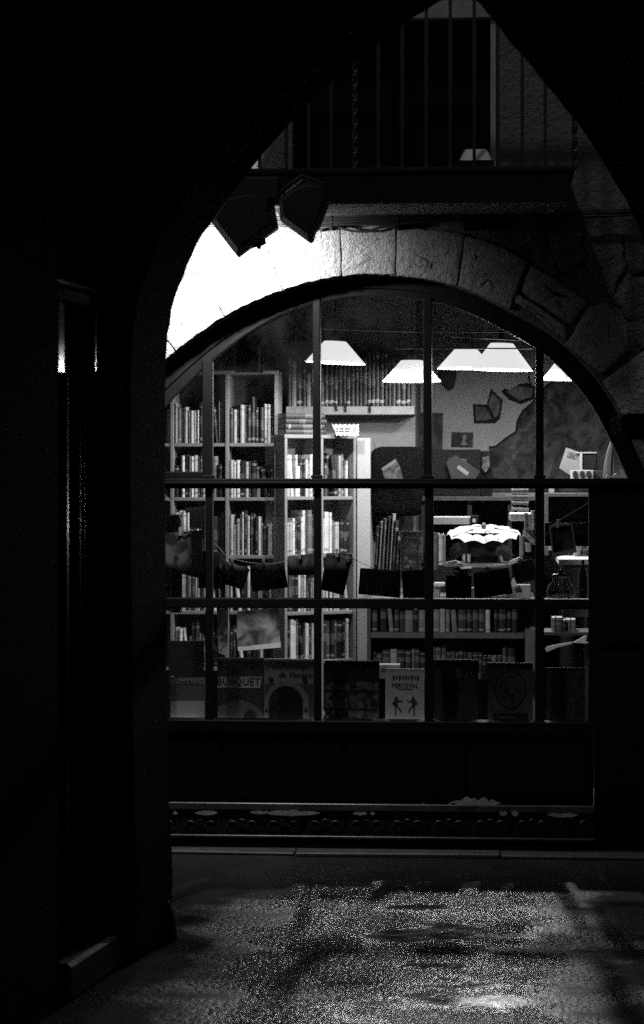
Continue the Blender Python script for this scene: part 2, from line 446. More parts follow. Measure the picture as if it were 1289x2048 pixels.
for px in [520, 573, 618, 663, 757, 805, 853, 901, 949, 996, 1045, 1091]:
    X = PX(px, -.47); obj('bar', MB().box(X - .007, X + .007, -.477, -.463, zr + .014, 3.72), M_IRON, bal)
for px in (710, 1150):                     # twisted bars: a square section turning as it rises
    X = PX(px, -.47); rings = []
    for k in range(0, 60):
        z = zr + (3.72 - zr) * k / 59; a = k * .42
        rings.append([Vector((X + .013 * math.cos(a + q * math.pi / 2), -.47 + .013 * math.sin(a + q * math.pi / 2), z)) for q in range(4)])
    obj('twisted_bar', MB().loft(rings), M_IRON, bal)
for px in (560, 1118):                     # iron brackets under the slab
    X = PX(px, -.3)
    obj('bracket', MB().prism([Vector((X - .012, -.36, slab_bot)), Vector((X - .012, -.004, slab_bot)), Vector((X - .012, -.004, slab_bot - .035))],
                              [Vector((X + .012, -.36, slab_bot)), Vector((X + .012, -.004, slab_bot)), Vector((X + .012, -.004, slab_bot - .035))]), M_IRON, bal)
# window on the balcony: dark frame with two leaves
win = obj('window', MB().box(wx0, wx1, .16, .19, zband, wtop), M_BLACKWOOD, bld)
xm = (wx0 + wx1) / 2
for a, b in ((wx0, xm - .003), (xm + .003, wx1)):
    obj('leaf', MB().box(a + .012, a + .06, .12, .16, zband, wtop).box(b - .06, b - .012, .12, .16, zband, wtop).box(a + .06, b - .06, .12, .16, wtop - .07, wtop).box(a + .06, b - .06, .12, .16, PZ(222, .12), PZ(210, .12)), M_BLACKWOOD, win)
    obj('pane', MB().box(a + .06, b - .06, .138, .142, PZ(210, .12), wtop - .07), mat('night pane', .004, .3, .1, spec=.08), win)
obj('jamb_edge', MB().box(wx1 - .018, wx1 + .004, -.012, .11, zband, wtop), mat('pale jamb', .38, .7, .2, 20), bld)
obj('lintel', MB().box(wx0 - .1, wx1 + .06, -.03, -.002, wtop, wtop + .16), mat('lintel stone', .3, .8, .2, 12, .5, 60, .01), bld, bevel=.008)

# ================================================================== SHOP FRONT (timber window in the arch)
YF = .12
sf = thing('shop_window_front', (.1, YF, 0), 'black timber arched shop window front with small panes', 'shop window')
def offset_curve(c, d):
    out = []
    for i, p in enumerate(c):
        a, b = c[max(i - 1, 0)], c[min(i + 1, len(c) - 1)]
        tx, ty = b[0] - a[0], b[1] - a[1]; l = math.hypot(tx, ty)
        dd = d(p[0])
        out.append((p[0] - ty / l * dd, p[1] + tx / l * dd))
    return out
thick = lambda x_: 40 + 22 * max(0, min(1, (560 - x_) / 230))
INNER = offset_curve(ARCH, thick)
def inner_y(px):
    best = 955
    for a, b in zip(INNER, INNER[1:]):
        if min(a[0], b[0]) <= px <= max(a[0], b[0]) and a[0] != b[0]:
            best = min(best, a[1] + (b[1] - a[1]) * (px - a[0]) / (b[0] - a[0]))
    return best
OUT2 = offset_curve(ARCH, lambda x_: -6)
mb = MB(); n = len(ARCH)
rings = []
for i in range(n):
    o_, in_ = P(*OUT2[i], YF), P(*INNER[i], YF)
    mid_ = o_.lerp(in_, .7)
    rings.append([o_, mid_, mid_ + Vector((0, .012, 0)), in_ + Vector((0, .012, 0)), in_ + Vector((0, .09, 0)), o_ + Vector((0, .09, 0))])
obj('arch_frame', MB().loft(rings), M_BLACKWOOD, sf)
xl, xr = 200, 1186
def bar(x0, y0, x1, y1, name='glazing_bar', dy=0, th=.06, bv=.004):
    return obj(name, pbox(x0, y0, x1, y1, YF + dy, th), M_BLACKWOOD, sf, bevel=bv)
bar(xl, 957, 1300, 977, 'transom', -.02, .11)
bar(xl, 963, 1300, 969, 'transom_bead', -.03, .01, .003)
bar(xl, 1199, 1187, 1215, 'cross_rail', 0, .07)
bar(xl, 1446, 1187, 1462, 'sill_rail', -.025, .11)
MUL = [(405, 425), (626, 641), (847, 864), (1072, 1088)]
MULL = [(411, 425), (628, 642), (850, 867), (1071, 1089)]
for (a, b) in MUL: bar(a, inner_y((a + b) / 2) - 6, b, 957, 'mullion')
for (a, b) in [(282, 296)] + MULL:
    bar(a, 977, b, 1199, 'mullion'); bar(a, 1215, b, 1446, 'mullion')
for (a, b) in MUL:                          # little feet where the upper mullions meet the transom
    bar(a - 4, 950, b + 4, 957, 'mullion_foot', -.01, .05)
bar(xl - 20, 977, xl + 10, 1446, 'stile'); bar(1178, 977, 1190, 1446, 'stile')
bar(330, 943, 405, 957, 'casement_rail', .02, .04)
# glass, one pane for each opening
def pane(ring): return obj('pane', MB().prism([P(x_, y_, YF + .03) for x_, y_ in ring], [P(x_, y_, YF + .03) + Vector((0, .004, 0)) for x_, y_ in ring]), M_GLASS, sf)
cols = [200] + [c for ab in MUL for c in ab] + [1300]
for k in range(0, len(cols), 2):
    a, b = cols[k], cols[k + 1]
    top = [p for p in INNER if a < p[0] < b and p[1] < 955]
    ring = [(a, 957), (b, 957)]
    if k < len(cols) - 2: ring.append((b, inner_y(b)))
    ring += [(p[0], p[1]) for p in reversed(top)]
    if k > 0: ring.append((a, inner_y(a)))
    pane(ring)
cols = [210, 282, 296] + [c for ab in MULL for c in ab] + [1178]
for k in range(0, len(cols), 2):
    a, b = cols[k], cols[k + 1]
    pane([(a, 977), (b, 977), (b, 1199), (a, 1199)]); pane([(a, 1215), (b, 1215), (b, 1446), (a, 1446)])
# stall riser with mouldings and a frieze of cast scroll panels
obj('stall_riser', pbox(190, 1462, 1187, 1612, YF, .06), M_BLACKWOOD, sf)
for k in range(4):
    a, b = 205 + k * 245, 205 + (k + 1) * 245 - 12
    obj('riser_panel', pbox(a, 1480, b, 1598, YF - .012, .012), M_BLACKWOOD, sf, bevel=.008)
obj('moulding', pbox(190, 1613, 1190, 1617, YF - .027, .087), mat('worn moulding edge', .05, .35, .6, 9, .4, 60, .003), sf, bevel=.003)
obj('frieze_back', pbox(190, 1617, 1190, 1678, YF - .012, .06), mat('frieze ground', .012, .5, .3), sf)
fr_m = mat('cast frieze', .006, .5, .4, 30, .4, 60, .003)
for k in range(12):
    x0 = 196 + k * 83; x1 = x0 + 80
    o = obj('frieze_panel', pbox(x0, 1624, x1, 1674, YF - .018, .006), fr_m, sf, bevel=.003)
    cxp = (x0 + x1) / 2
    mbo = MB()
    for (ox, oy, rr) in ((-20, 2, 13), (20, 2, 13), (0, -4, 9)):
        pts = [P(cxp + ox + rr * math.cos(t * .45) * (1 - t * .03), 1649 + oy + rr * math.sin(t * .45) * (1 - t * .03), YF - .022) for t in range(0, 22)]
        mbo.tube(pts, .004, 5)
    obj('scroll', mbo, fr_m, o)
obj('lower_moulding', pbox(190, 1678, 1190, 1683, YF - .03, .09), mat('worn moulding edge low', .035, .4, .7, 12, .4, 60, .003), sf, bevel=.003)
obj('plinth', pbox(190, 1683, 1195, 1712, YF - .03, .1), M_BLACKWOOD, sf)
obj('right_panel', MB().box(PX(1190, YF), PX(1320, YF), YF - .01, YF + .06, 0, PZ(977, YF)), M_BLACKWOOD, sf)
for (y0, y1) in ((1000, 1290), (1310, 1660)):
    obj('panel_field', pbox(1204, y0, 1284, y1, YF - .025, .014), M_BLACKWOOD, sf, bevel=.008)
# flaked bare patches along the ledge
def flake(cx, cy, w_, h_, seed, Y=YF - .0295):
    r_ = random.Random(seed); top, bot = [], []
    k = max(6, int(w_ / 7))
    for i in range(k + 1):
        t = i / k; env = math.sin(math.pi * min(1, max(0, t))) ** .5
        top.append((cx - w_ / 2 + w_ * t, cy - h_ / 2 * env * r_.uniform(.35, 1.15)))
        bot.append((cx - w_ / 2 + w_ * t + .5, cy + h_ / 2 * env * r_.uniform(.7, 1.0) + .4))
    plate('bare_patch', top + bot[::-1], Y, .010, M_BARE, sf)
for i, (a, b, c, d) in enumerate([(412, 1626, 44, 10), (520, 1625, 40, 7), (585, 1626, 110, 12), (720, 1627, 28, 8), (745, 1627, 10, 6), (1007, 1627, 16, 9), (1030, 1626, 14, 14), (1126, 1630, 60, 11), (350, 1626, 10, 7)]): flake(a, b, c, d, i)
flake(905, 1609, 16, 10, 31, YF - .0125); flake(950, 1606, 100, 22, 32, YF - .0125); flake(848, 1610, 6, 10, 33, YF - .0125)
# inner window ledge
obj('display_ledge', MB().box(PX(200, .2), PX(1187, .2), YF + .06, .37, PZ(1446, .19) - .03, PZ(1446, .19)), M_SILL, sf)
LZ = PZ(1446, .19)

# ================================================================== SHOP ROOM
def struct(name, mb, m): return tag(obj(name, mb, m), kind='structure')
YB = 5.2
struct('room_floor', MB().box(-3.2, 3.4, T, YB, -.05, .006), M_SHOPFLOOR)
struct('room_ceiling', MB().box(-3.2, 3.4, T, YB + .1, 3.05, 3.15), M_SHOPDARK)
struct('room_wall_left', MB().box(-3.3, -3.2, T, YB + .1, 0, 3.05), M_SHOPWALL)
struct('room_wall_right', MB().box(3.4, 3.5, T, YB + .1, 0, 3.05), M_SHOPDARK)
rb = struct('room_wall_back', MB().box(-3.2, 3.4, YB, YB + .1, 0, 3.05), M_SHOPWALL)
# projecting wall block behind the bookcases, ends at a corner
X831 = PX(831, 4.15)
rp = struct('room_wall_projection', MB().box(-3.2, X831, 4.15, YB - .002, 0, 3.05), mat('grey shop plaster', .20, .9, .12, 5, .35, 60, .01))
# white pilaster beside the second bookcase
pil = struct('room_pilaster', MB().box(PX(715, 3.78), PX(741, 3.78), 3.78, 4.148, 0, PZ(876, 3.78)), mat('white pilaster', .46, .9, .06, 6, .3, 70, .008))
# stone ledge on the projection carrying the bound volumes
led = obj('wall_ledge', MB().box(PX(573, 3.86), PX(829, 3.86), 3.86, 4.148, PZ(829, 3.86), PZ(813, 3.86)), mat('ledge stone', .24, .85, .2, 10, .5, 60, .01))
tag(led, 'pale stone ledge high on shop wall carrying bound volumes', 'ledge')
# ceiling beams
for i, px in enumerate((500, 760, 1010, 1240)):
    X = PX(px, 2.6)
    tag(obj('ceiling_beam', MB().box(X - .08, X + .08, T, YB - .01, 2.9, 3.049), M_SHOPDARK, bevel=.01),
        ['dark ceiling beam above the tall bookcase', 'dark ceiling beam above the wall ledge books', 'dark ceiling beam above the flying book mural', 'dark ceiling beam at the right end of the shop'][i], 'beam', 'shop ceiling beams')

# ------------------------------------------------------------------ books
def unit_book():
    """x thickness -.5...5, y depth 0..1 (rounded spine towards -y), z 0..1; covers overhang the page block"""
    m = bpy.data.meshes.new('book')
    ct = .12
    prof = [(-.5, 1), (-.5, .06), (-.36, .015), (0, 0), (.36, .015), (.5, .06), (.5, 1), (.5 - ct, 1), (.5 - ct, .1), (-.5 + ct, .1), (-.5 + ct, 1)]
    n = len(prof); vs = [(x_, y_, z) for z in (0, 1) for x_, y_ in prof]
    fs = [(i, (i + 1) % n, n + (i + 1) % n, n + i) for i in range(n)] + [tuple(range(n - 1, -1, -1)), tuple(range(n, 2 * n))]
    o = len(vs); a, y0, y1, z0, z1 = .5 - ct, .1, .97, .015, .975
    vs += [(x_, y_, z) for z in (z0, z1) for y_ in (y0, y1) for x_ in (-a, a)]
    pf = [(0, 1, 3, 2), (4, 6, 7, 5), (0, 4, 5, 1), (2, 3, 7, 6), (0, 2, 6, 4), (1, 5, 7, 3)]
    fs += [tuple(i + o for i in f) for f in pf]
    m.from_pydata(vs, [], fs)
    bm = bmesh.new(); bm.from_mesh(m); bmesh.ops.recalc_face_normals(bm, faces=bm.faces); bm.to_mesh(m); bm.free()
    m.materials.append(grey(.4)); m.materials.append(M_PAGES)
    for i, p in enumerate(m.polygons): p.material_index = 1 if i >= len(m.polygons) - 6 else 0
    return m
BOOK = unit_book()
def spine_mat(v, seed, rough=.5):
    """cover tone with printed title bars and a band, placed by the height on the spine"""
    name = 'spine %.2f %d' % (v, seed)
    if name in MATS: return MATS[name]
    m = bpy.data.materials.new(name); m.use_nodes = True
    t = m.node_tree; b = t.nodes['Principled BSDF']; b.inputs['Roughness'].default_value = rough
    N, L = t.nodes.new, t.links.new
    r_ = random.Random(seed)
    tc = N('ShaderNodeTexCoord'); sp = N('ShaderNodeSeparateXYZ'); L(tc.outputs['Object'], sp.inputs[0])
    cr = N('ShaderNodeValToRGB'); cr.color_ramp.interpolation = 'CONSTANT'
    ink = .03 if v > .25 else .5
    z = 0.0; els = [(0, v)]
    if r_.random() < .6: els += [(.06, ink * .6 + v * .4), (.06 + r_.uniform(.03, .08), v)]
    a = r_.uniform(.3, .5)
    els += [(a, v * .8 + ink * .2), (a + r_.uniform(.15, .35), v)]
    if r_.random() < .5: els += [(.86, v * .5 + ink * .5), (.86 + r_.uniform(.02, .07), v)]
    e = cr.color_ramp.elements
    e[0].position = 0; e[0].color = (v, v, v, 1)
    e.remove(e[1])
    for p, c in els[1:]:
        q = e.new(p); q.color = (c, c, c, 1)
    L(sp.outputs['Z'], cr.inputs[0])
    # broken-up lettering inside the title zone
    mp = N('ShaderNodeMapping'); mp.inputs['Scale'].default_value = (1, 1, 55); mp.inputs['Location'].default_value = (0, 0, seed * 3.1)
    L(tc.outputs['Object'], mp.inputs[0])
    ns = N('ShaderNodeTexNoise'); ns.inputs['Scale'].default_value = 1.0; L(mp.outputs[0], ns.inputs['Vector'])
    mx = N('ShaderNodeMix'); mx.data_type = 'RGBA'
    gt = N('ShaderNodeMath'); gt.operation = 'GREATER_THAN'; gt.inputs[1].default_value = .42; L(ns.outputs['Fac'], gt.inputs[0])
    L(gt.outputs[0], mx.inputs['Factor']); mx.inputs['A'].default_value = (v, v, v, 1); L(cr.outputs[0], mx.inputs['B'])
    L(mx.outputs['Result'], b.inputs['Base Color'])
    MATS[name] = m
    return m
TONES = {'black': .012, 'charcoal': .035, 'dark grey': .075, 'mid grey': .17, 'light grey': .34, 'pale': .55, 'white': .86}
def book(loc, rz, t, d, h, tone, seed, label, group=None, lean=0.0, rough=.5, flat=False):
    o = bpy.data.objects.new('book', BOOK); COL.objects.link(o)
    o.scale = (t, d, h); o.location = loc
    o.rotation_euler = (0, lean, rz)
    for s in o.material_slots: s.link = 'OBJECT'
    o.material_slots[0].material = spine_mat(TONES[tone], seed, rough)
    o.material_slots[1].material = M_PAGES
    return tag(o, label, 'book', group)
def row(origin, ang, length, hmin, hmax, where, weights, r_, tmin=.012, tmax=.026, group=None, gap=.02, dep=(.15, .2), rough=.5):
    """stand books side by side from origin along the shelf direction"""
    s = 0.0; n = 0
    ux, uy = math.cos(ang), math.sin(ang)
    names = list(weights)
    hh = r_.uniform(hmin, hmax)
    while True:
        t = r_.uniform(tmin, tmax)
        if r_.random() < .12: t *= 1.5
        if s + t > length: break
        if r_.random() < .55: hh = r_.uniform(hmin, hmax)
        h = min(hmax, hh * r_.uniform(.97, 1.02))
        tone = r_.choices(names, [weights[k] for k in names])[0]
        size = ('slim ' if t < 0 else 'thin ' if t < .016 else 'thick ' if t > .027 else '') + ('short ' if h < hmin + (hmax - hmin) * .3 else 'tall ' if h > hmin + (hmax - hmin) * .8 else '')
        inset = r_.uniform(0, .03)
        lean = 0.0
        if n and r_.random() < .09:
            lean = -r_.uniform(.06, .16)
            if s + t + h * math.sin(-lean) > length: lean = 0.0
            else: s += h * math.sin(-lean)
        c = s + t / 2
        loc = (origin[0] + ux * c - uy * inset, origin[1] + uy * c + ux * inset, origin[2])
        book(loc, ang, t * .96, r_.uniform(*dep), h, tone, r_.randrange(4), '%s%s book, %s from left %s' % (size if len((size + tone + ' ' + where).split()) < 13 else size.split()[0] + ' ', tone, ORD[n], where), group, lean, rough)
        s += t; n += 1
        if r_.random() < gap: s += r_.uniform(.006, .02)

# ------------------------------------------------------------------ tall left bookcase
YA = 3.6
bcA = thing('bookcase', P(450, 1400, YA), 'tall pale bookcase full of books behind left panes', 'bookcase', 'bookcases')
zA_top = PZ(748, YA)
ups = [236, 341, 451, 549]
for px in ups:
    a = PX(px, YA); obj('upright', MB().box(a, a + .020, YA, YA + .30, 0.006, zA_top), M_SHELF, bcA, bevel=.002)
obj('top_board', MB().box(PX(236, YA), PX(553, YA) + .01, YA - .004, YA + .30, zA_top, zA_top + .022), M_SHELF, bcA, bevel=.002)
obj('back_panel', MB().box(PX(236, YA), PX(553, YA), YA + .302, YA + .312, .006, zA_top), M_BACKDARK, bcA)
shA = [886, 995, 1111, 1223, 1336, 1450]
bays = [(ups[i], ups[i + 1]) for i in range(3)]
mixdim = {'black': 3, 'charcoal': 2, 'dark grey': 2, 'mid grey': 2, 'light grey': 2, 'pale': 3, 'white': 2}
mixlit = {'black': 3.5, 'charcoal': 2, 'dark grey': 1, 'mid grey': 1, 'light grey': 1.2, 'pale': 3, 'white': 7}
bayname = ['far left bay', 'middle bay', 'right bay']
for si, sy in enumerate(shA):
    z = PZ(sy, YA)
    for bi, (a, b) in enumerate(bays):
        xa, xb = PX(a, YA) + .022, PX(b, YA) - .002
        obj('shelf', MB().box(xa, xb, YA + .004, YA + .30, z - .020, z), M_SHELF, bcA, bevel=.002)
        if si == 5: continue
        x0 = xa + .003
        if bi == 0: x0 = PX(322, YA)
        hmax = (PZ(shA[si - 1], YA) - z - .05) if si else .30
        row((x0, YA + .012, z + .0005), 0, xb - x0 - .002, min(.17, hmax * .6) if si else .19, min(hmax, .272),
            'on %s shelf of tall bookcase %s' % (ORD[si], bayname[bi]), mixdim if si == 0 else mixlit, random.Random(100 + si * 7 + bi), group='books in the tall left bookcase')

# ------------------------------------------------------------------ second bookcase, turned slightly
B0 = P(570, 960, 3.50); B1 = P(713, 960, 3.76)
angB = math.atan2(B1.y - B0.y, B1.x - B0.x); lenB = (B1 - B0).length
bcB = thing('bookcase', (B0.x, B0.y, .006), 'second pale bookcase with white books beside white pilaster', 'bookcase', 'bookcases')
def bB(s0, s1, d0, d1, z0, z1):
    u = Vector((math.cos(angB), math.sin(angB), 0)); v = Vector((-u.y, u.x, 0)); o = Vector((B0.x, B0.y, 0))
    r0 = [o + u * s + v * d for s, d in ((s0, d0), (s1, d0), (s1, d1), (s0, d1))]
    return MB().prism([q + Vector((0, 0, z0)) for q in r0], [q + Vector((0, 0, z1)) for q in r0])
zB = PZ(876, 3.5)
sB = [0, lenB * .50, lenB - .018]
for s in sB: obj('upright', bB(s, s + .018, 0, .24, .006, zB), M_SHELF, bcB, bevel=.002)
obj('top_board', bB(-.004, lenB + .004, -.004, .244, zB, zB + .022), M_SHELF, bcB, bevel=.002)
obj('back_panel', bB(0, lenB, .242, .25, .006, zB), mat('mid back panel', .30, .8, .1), bcB)
shB = [993, 1109, 1224, 1322, 1430]
for si, sy in enumerate(shB):
    z = PZ(sy, 3.55)
    for bi in range(2):
        a, b = sB[bi] + .0195, sB[bi + 1] - .0015
        obj('shelf', bB(a, b, .004, .238, z - .020, z), M_SHELF, bcB, bevel=.002)
        if si > 3: continue
        u = Vector((math.cos(angB), math.sin(angB), 0)); v = Vector((-u.y, u.x, 0)); o = Vector((B0.x, B0.y, 0)) + u * (a + .002) + v * .012
        hmax = (PZ(shB[si - 1], 3.55) - z - .045) if si else zB - z - .04
        row((o.x, o.y, z + .0005), angB, b - a - .004, .17, min(hmax, .26), 'on %s shelf of second bookcase %s bay' % (ORD[si], ['left', 'right'][bi]), mixlit, random.Random(300 + si * 5 + bi), group='books in the second bookcase', dep=(.13, .17))
# four big volumes lying on top of it
for i in range(4):
    z = zB + .0225 + i * .031
    o = bpy.data.objects.new('book', BOOK); COL.objects.link(o)
    o.scale = (.030, .20, .27 - .012 * (i % 2)); u = Vector((math.cos(angB), math.sin(angB), 0)); c_ = Vector((B0.x, B0.y, 0)) + u * .008
    o.location = (c_.x, c_.y + .01 + .006 * i, z + .015); o.rotation_euler = (0, R(90), angB)
    for s in o.material_slots: s.link = 'OBJECT'
    o.material_slots[0].material = spine_mat(.05, 20 + i, .5); o.material_slots[1].material = M_PAGES
    tag(o, '%s dark volume from the bottom lying flat on second bookcase' % ORD[i], 'book', 'volumes lying on the second bookcase')
# little sign with a toothed border
sgm = grey(.62)
sg = thing('shop_sign', P(692, 872, 3.66), 'small white notched paper sign standing on second bookcase', 'sign')
pts = []
for k in range(13): pts += [(664 + k * 4.4, 848 + (k % 2) * 2.2)]
for k in range(7): pts += [(719 - (k % 2) * 2.0, 849 + k * 3.4)]
for k in range(11): pts += [(717 - k * 4.4, 872 - (k % 2) * 2.0)]
pts += [(671, 862), (668, 857)]
plate('board', pts, 3.62, .004, sgm, sg)
for (x0, x1, y0) in ((673, 678, 856), (680, 688, 856), (690, 701, 856), (673, 677, 861), (679, 688, 861), (690, 700, 861)):
    plate('printed_word', [(x0, y0), (x1, y0), (x1, y0 + 3), (x0, y0 + 3)], 3.618, .002, grey(.1), sg)
plate('emblem', [(706, 854), (714, 853), (715, 860), (711, 866), (706, 865)], 3.618, .002, grey(.3), sg)

# ------------------------------------------------------------------ bound volumes on the high ledge
r_ = random.Random(55)
zl = PZ(813, 3.86)
xs = PX(576, 3.88); n = 0
while xs < PX(826, 3.88) - .03:
    t = r_.uniform(.020, .034); h = r_.uniform(.20, .30) if n < 8 else r_.uniform(.27, .34)
    if n in (1, 4): tone = 'mid grey'
    else: tone = r_.choice(['charcoal', 'black', 'black'])
    book((xs + t / 2, 3.875 + r_.uniform(0, .01), zl + .0005), 0, t * .96, .2, h, tone, r_.randrange(4), 'bound %s volume, %s from the left on the high stone ledge' % (tone, ORD[n]), 'bound volumes on the high ledge', 0, .22)
    xs += t; n += 1
# ribbons and pegs hanging over the ledge edge
for i, (px, l) in enumerate(((668, 10), (688, 12), (738, 14))):
    tag(plate('ribbon_marker', [(px, 806), (px + 5, 806), (px + 8 - i * 2, 812 + l), (px + 3 - i * 2, 812 + l)], 3.85, .004, M_BLACK), ['dark ribbon hanging over stone ledge below left lamp', 'slanted dark ribbon in the middle of the stone ledge', 'dark ribbon over the stone ledge, rightmost of three'][i], 'ribbon', 'ribbons over the ledge')

# ------------------------------------------------------------------ pendant lamps
def lamp(cx, ytop, ybot, wpx, Y, label, power, tilt=0.0, drop=.03):
    dep = (P(cx, ybot, Y) - CAM).dot(FWD)
    base = P(cx, ybot, Y); rb_ = wpx / 2 / F * dep; h = (ybot - ytop) / F * dep; rt = rb_ * .37
    L_ = thing('pendant_lamp', base, label, 'lamp', 'pendant lamps in the shop')
    n = 36
    prof = [(rb_, 0), (rb_ * .985, .004), (rt, h), (rt * .97, h - .003), (rb_ * .955, .004)]
    mb = MB(); rings = [[base + Vector((r * math.cos(2 * math.pi * k / n), r * math.sin(2 * math.pi * k / n), z + tilt * r * math.cos(2 * math.pi * k / n))) for k in range(n)] for r, z in prof]
    mb.loft(rings, cap=False)
    mb.add(rings[2], [tuple(range(n))])
    obj('lamp_shade', mb, M_SHADE, L_, smooth=False)
    obj('lamp_holder', MB().lathe(base, [(.022, h + .001), (.024, h + .03), (.018, h + .05), (.007, h + .065)], 14), M_LAMPBLACK, L_)
    obj('cord', MB().tube([base + Vector((0, 0, h + .06)), base + Vector((.003, 0, h + .3)), Vector((base.x, base.y, 3.045))], .004, 6), M_CABLE, L_)
    bulb = obj('bulb', MB().lathe(base, [(.004, .07), (.016, .075), (.022, .085), (.018, .1), (.01, .11)], 16), mat('bulb glow', .8, .5, .02, emit=1.5), L_, smooth=True)
    li = bpy.data.lights.new('bulb_light', 'POINT'); li.energy = power; li.shadow_soft_size = .03
    lo = bpy.data.objects.new('bulb_light', li); COL.objects.link(lo); lo.location = base + Vector((0, 0, drop)); adopt(lo, L_)
lamp(671, 683, 726, 120, 3.0, 'glowing conical pendant lamp before the ledge of bound volumes', 40, -.05, .035)
lamp(824, 721, 763, 117, 3.1, 'lowest glowing conical pendant lamp, crossed by a mullion', 9, 0, .03)
lamp(932, 697, 737, 114, 3.2, 'glowing pendant lamp partly hidden behind its right neighbour', 30, 0, .012)
lamp(1004, 687, 740, 124, 2.5, 'largest glowing pendant lamp, above the flying book mural', 85, -.03, .012)
lamp(1150, 705, 759, 130, 2.5, 'glowing pendant lamp cut off by the arch at right', 14, 0, .006)
# dark cloth hanging in folds above the tall bookcase
rings = []
for k in range(10):
    t = k / 9; y_ = 630 + t * 115; row_ = []
    for j in range(25):
        u = j / 24; x_ = 470 + (u * 56) * (.8 + .2 * t) + 4 * math.sin(t * 3)
        p = P(x_, y_, 2.3); p.y += .018 * math.sin(u * 20 + t * 1.5) * (.4 + .6 * t); row_.append(p)
    rings.append(row_ + [p + Vector((0, .004, 0)) for p in reversed(row_)])
tag(obj('hanging_cloth', MB().loft(rings), mat('dark cloth', .03, .8, .4, 12, spec=.1), smooth=True), 'dark folded cloth hanging above the tall bookcase', 'cloth')
# steel rods carrying the lamps and looped cords above
def rod(x0, y0, x1, y1, Y, label): tag(obj('steel_rod', MB().tube([P(x0, y0, Y), P(x1, y1, Y)], .004, 8), M_CHROME, smooth=True), label, 'rod', 'thin steel rods under the shop ceiling')
rod(642, 657, 845, 664, 2.0, 'long thin steel rod above the left pendant lamp')
rod(792, 697, 1066, 697, 2.3, 'long thin steel rod just above the lowest pendant lamp')
rod(872, 663, 1036, 664, 1.7, 'upper thin steel rod above the two overlapping pendant lamps')
rod(902, 673, 1060, 681, 2.3, 'tilted thin steel rod between the overlapping pendant lamps')
for i, (a, b, lab) in enumerate(((680, 650, 'looped thin cord strung above the left pendant lamp'), (880, 655, 'looped thin cord strung above the overlapping pendant lamps'))):
    pts = []
    for k in range(40):
        t = k / 39
        pts.append(P(a + t * 110 + 7 * math.cos(t * 22), b - t * 50 + 7 * math.sin(t * 22), 2.9))
    tag(obj('looped_cord', MB().tube(pts, .0022, 5), mat('dusty cord', .2, .8)), lab, 'cord', 'looped cords under the ceiling')

# ------------------------------------------------------------------ mural and pictures on the back wall
Ym = YB - .004
mur = thing('wall_mural', P(1080, 950, Ym), 'grey wall mural of flying open books over a tilted book heap', 'mural')
K = grey(.02, .8)
a = plate('painted_book', [(946, 808), (974, 809), (979, 790), (982, 777), (1006, 800), (1003, 822), (1000, 838), (990, 847), (948, 847)], Ym, .003, K, mur)
plate('painted_page', [(951, 813), (972, 814), (985, 838), (953, 842)], Ym - .002, .001, picture('mural page', .05, .14, 7, 2), a)
plate('painted_page', [(977, 808), (985, 786), (1002, 802), (997, 830), (990, 836)], Ym - .002, .001, picture('mural page b', .07, .2, 7, 5), a)
a = plate('painted_book', [(1003, 784), (1008, 777), (1020, 780), (1040, 768), (1054, 765), (1070, 773), (1070, 797), (1042, 809), (1018, 799)], Ym, .003, K, mur)
plate('painted_page', [(1012, 783), (1040, 772), (1067, 777), (1064, 793), (1040, 801)], Ym - .002, .001, picture('mural page c', .07, .2, 8, 9), a)
obj('painted_stem', MB().tube([P(x_, y_, Ym - .001) for x_, y_ in ((1062, 770), (1058, 755), (1060, 742), (1070, 735))], .006, 6), K, mur)
edge = [(978, 893), (992, 891), (1010, 876), (1031, 862), (1033, 842), (1045, 820), (1062, 806), (1092, 770), (1130, 745), (1200, 735), (1320, 735), (1320, 985), (983, 985)]
h_ = plate('painted_heap', edge, Ym, .003, K, mur)
plate('painted_ground', [(981, 897), (994, 895), (1012, 880), (1034, 866), (1037, 845), (1048, 824), (1064, 810), (1094, 775), (1132, 749), (1200, 739), (1318, 739), (1318, 983), (986, 983)], Ym - .002, .001, picture('mural ground', .015, .15, 7, 3, .8, (.3, .7)), h_)
r_ = random.Random(21)
for k in range(26):
    cx, cy = 1010 + (k % 7) * 36 + r_.uniform(-10, 10), 790 + (k // 7) * 48 + r_.uniform(-12, 12)
    if cy < 900 - (cx - 985) * 1.15: continue
    ww, hh = r_.uniform(9, 20), r_.uniform(22, 44); sh = hh * .55
    plate('painted_page', [(cx + sh, cy - hh / 2), (cx + sh + ww, cy - hh / 2 - 2), (cx + ww, cy + hh / 2 - 2), (cx, cy + hh / 2)], Ym - .004 - .0003 * k, .0015, picture('mural leaf %d' % (k % 5 + (0 if cx < 1085 else 10)), *((.03, .2) if cx < 1085 else (.02, .09)), 14, k % 5 * 3.1, .8, (.3, .7)), h_)
ph = plate('pinned_photo', [(904, 864), (947, 865), (946, 894), (903, 893)], Ym - .02, .003, picture('photo print', .01, .05, 10, 4)); tag(ph, 'small dark photograph of a seated person above black board', 'photograph')
plate('pale_shape', [(925, 872), (931, 868), (934, 876), (930, 882), (936, 890), (922, 890), (926, 881)], Ym - .022, .001, grey(.28), ph)
tag(plate('dark_poster', [(833, 825), (887, 826), (885, 905), (833, 905)], 4.9, .006, picture('poster print', .012, .06, 8, 6)), 'tall dark poster on wall beside the third mullion', 'poster')
tag(plate('hanging_fabric', [(888, 738), (915, 742), (909, 775), (901, 780), (876, 752)], 5.0, .03, grey(.02)), 'dark pennant shape hanging under the overlapping pendant lamps', 'pennant')
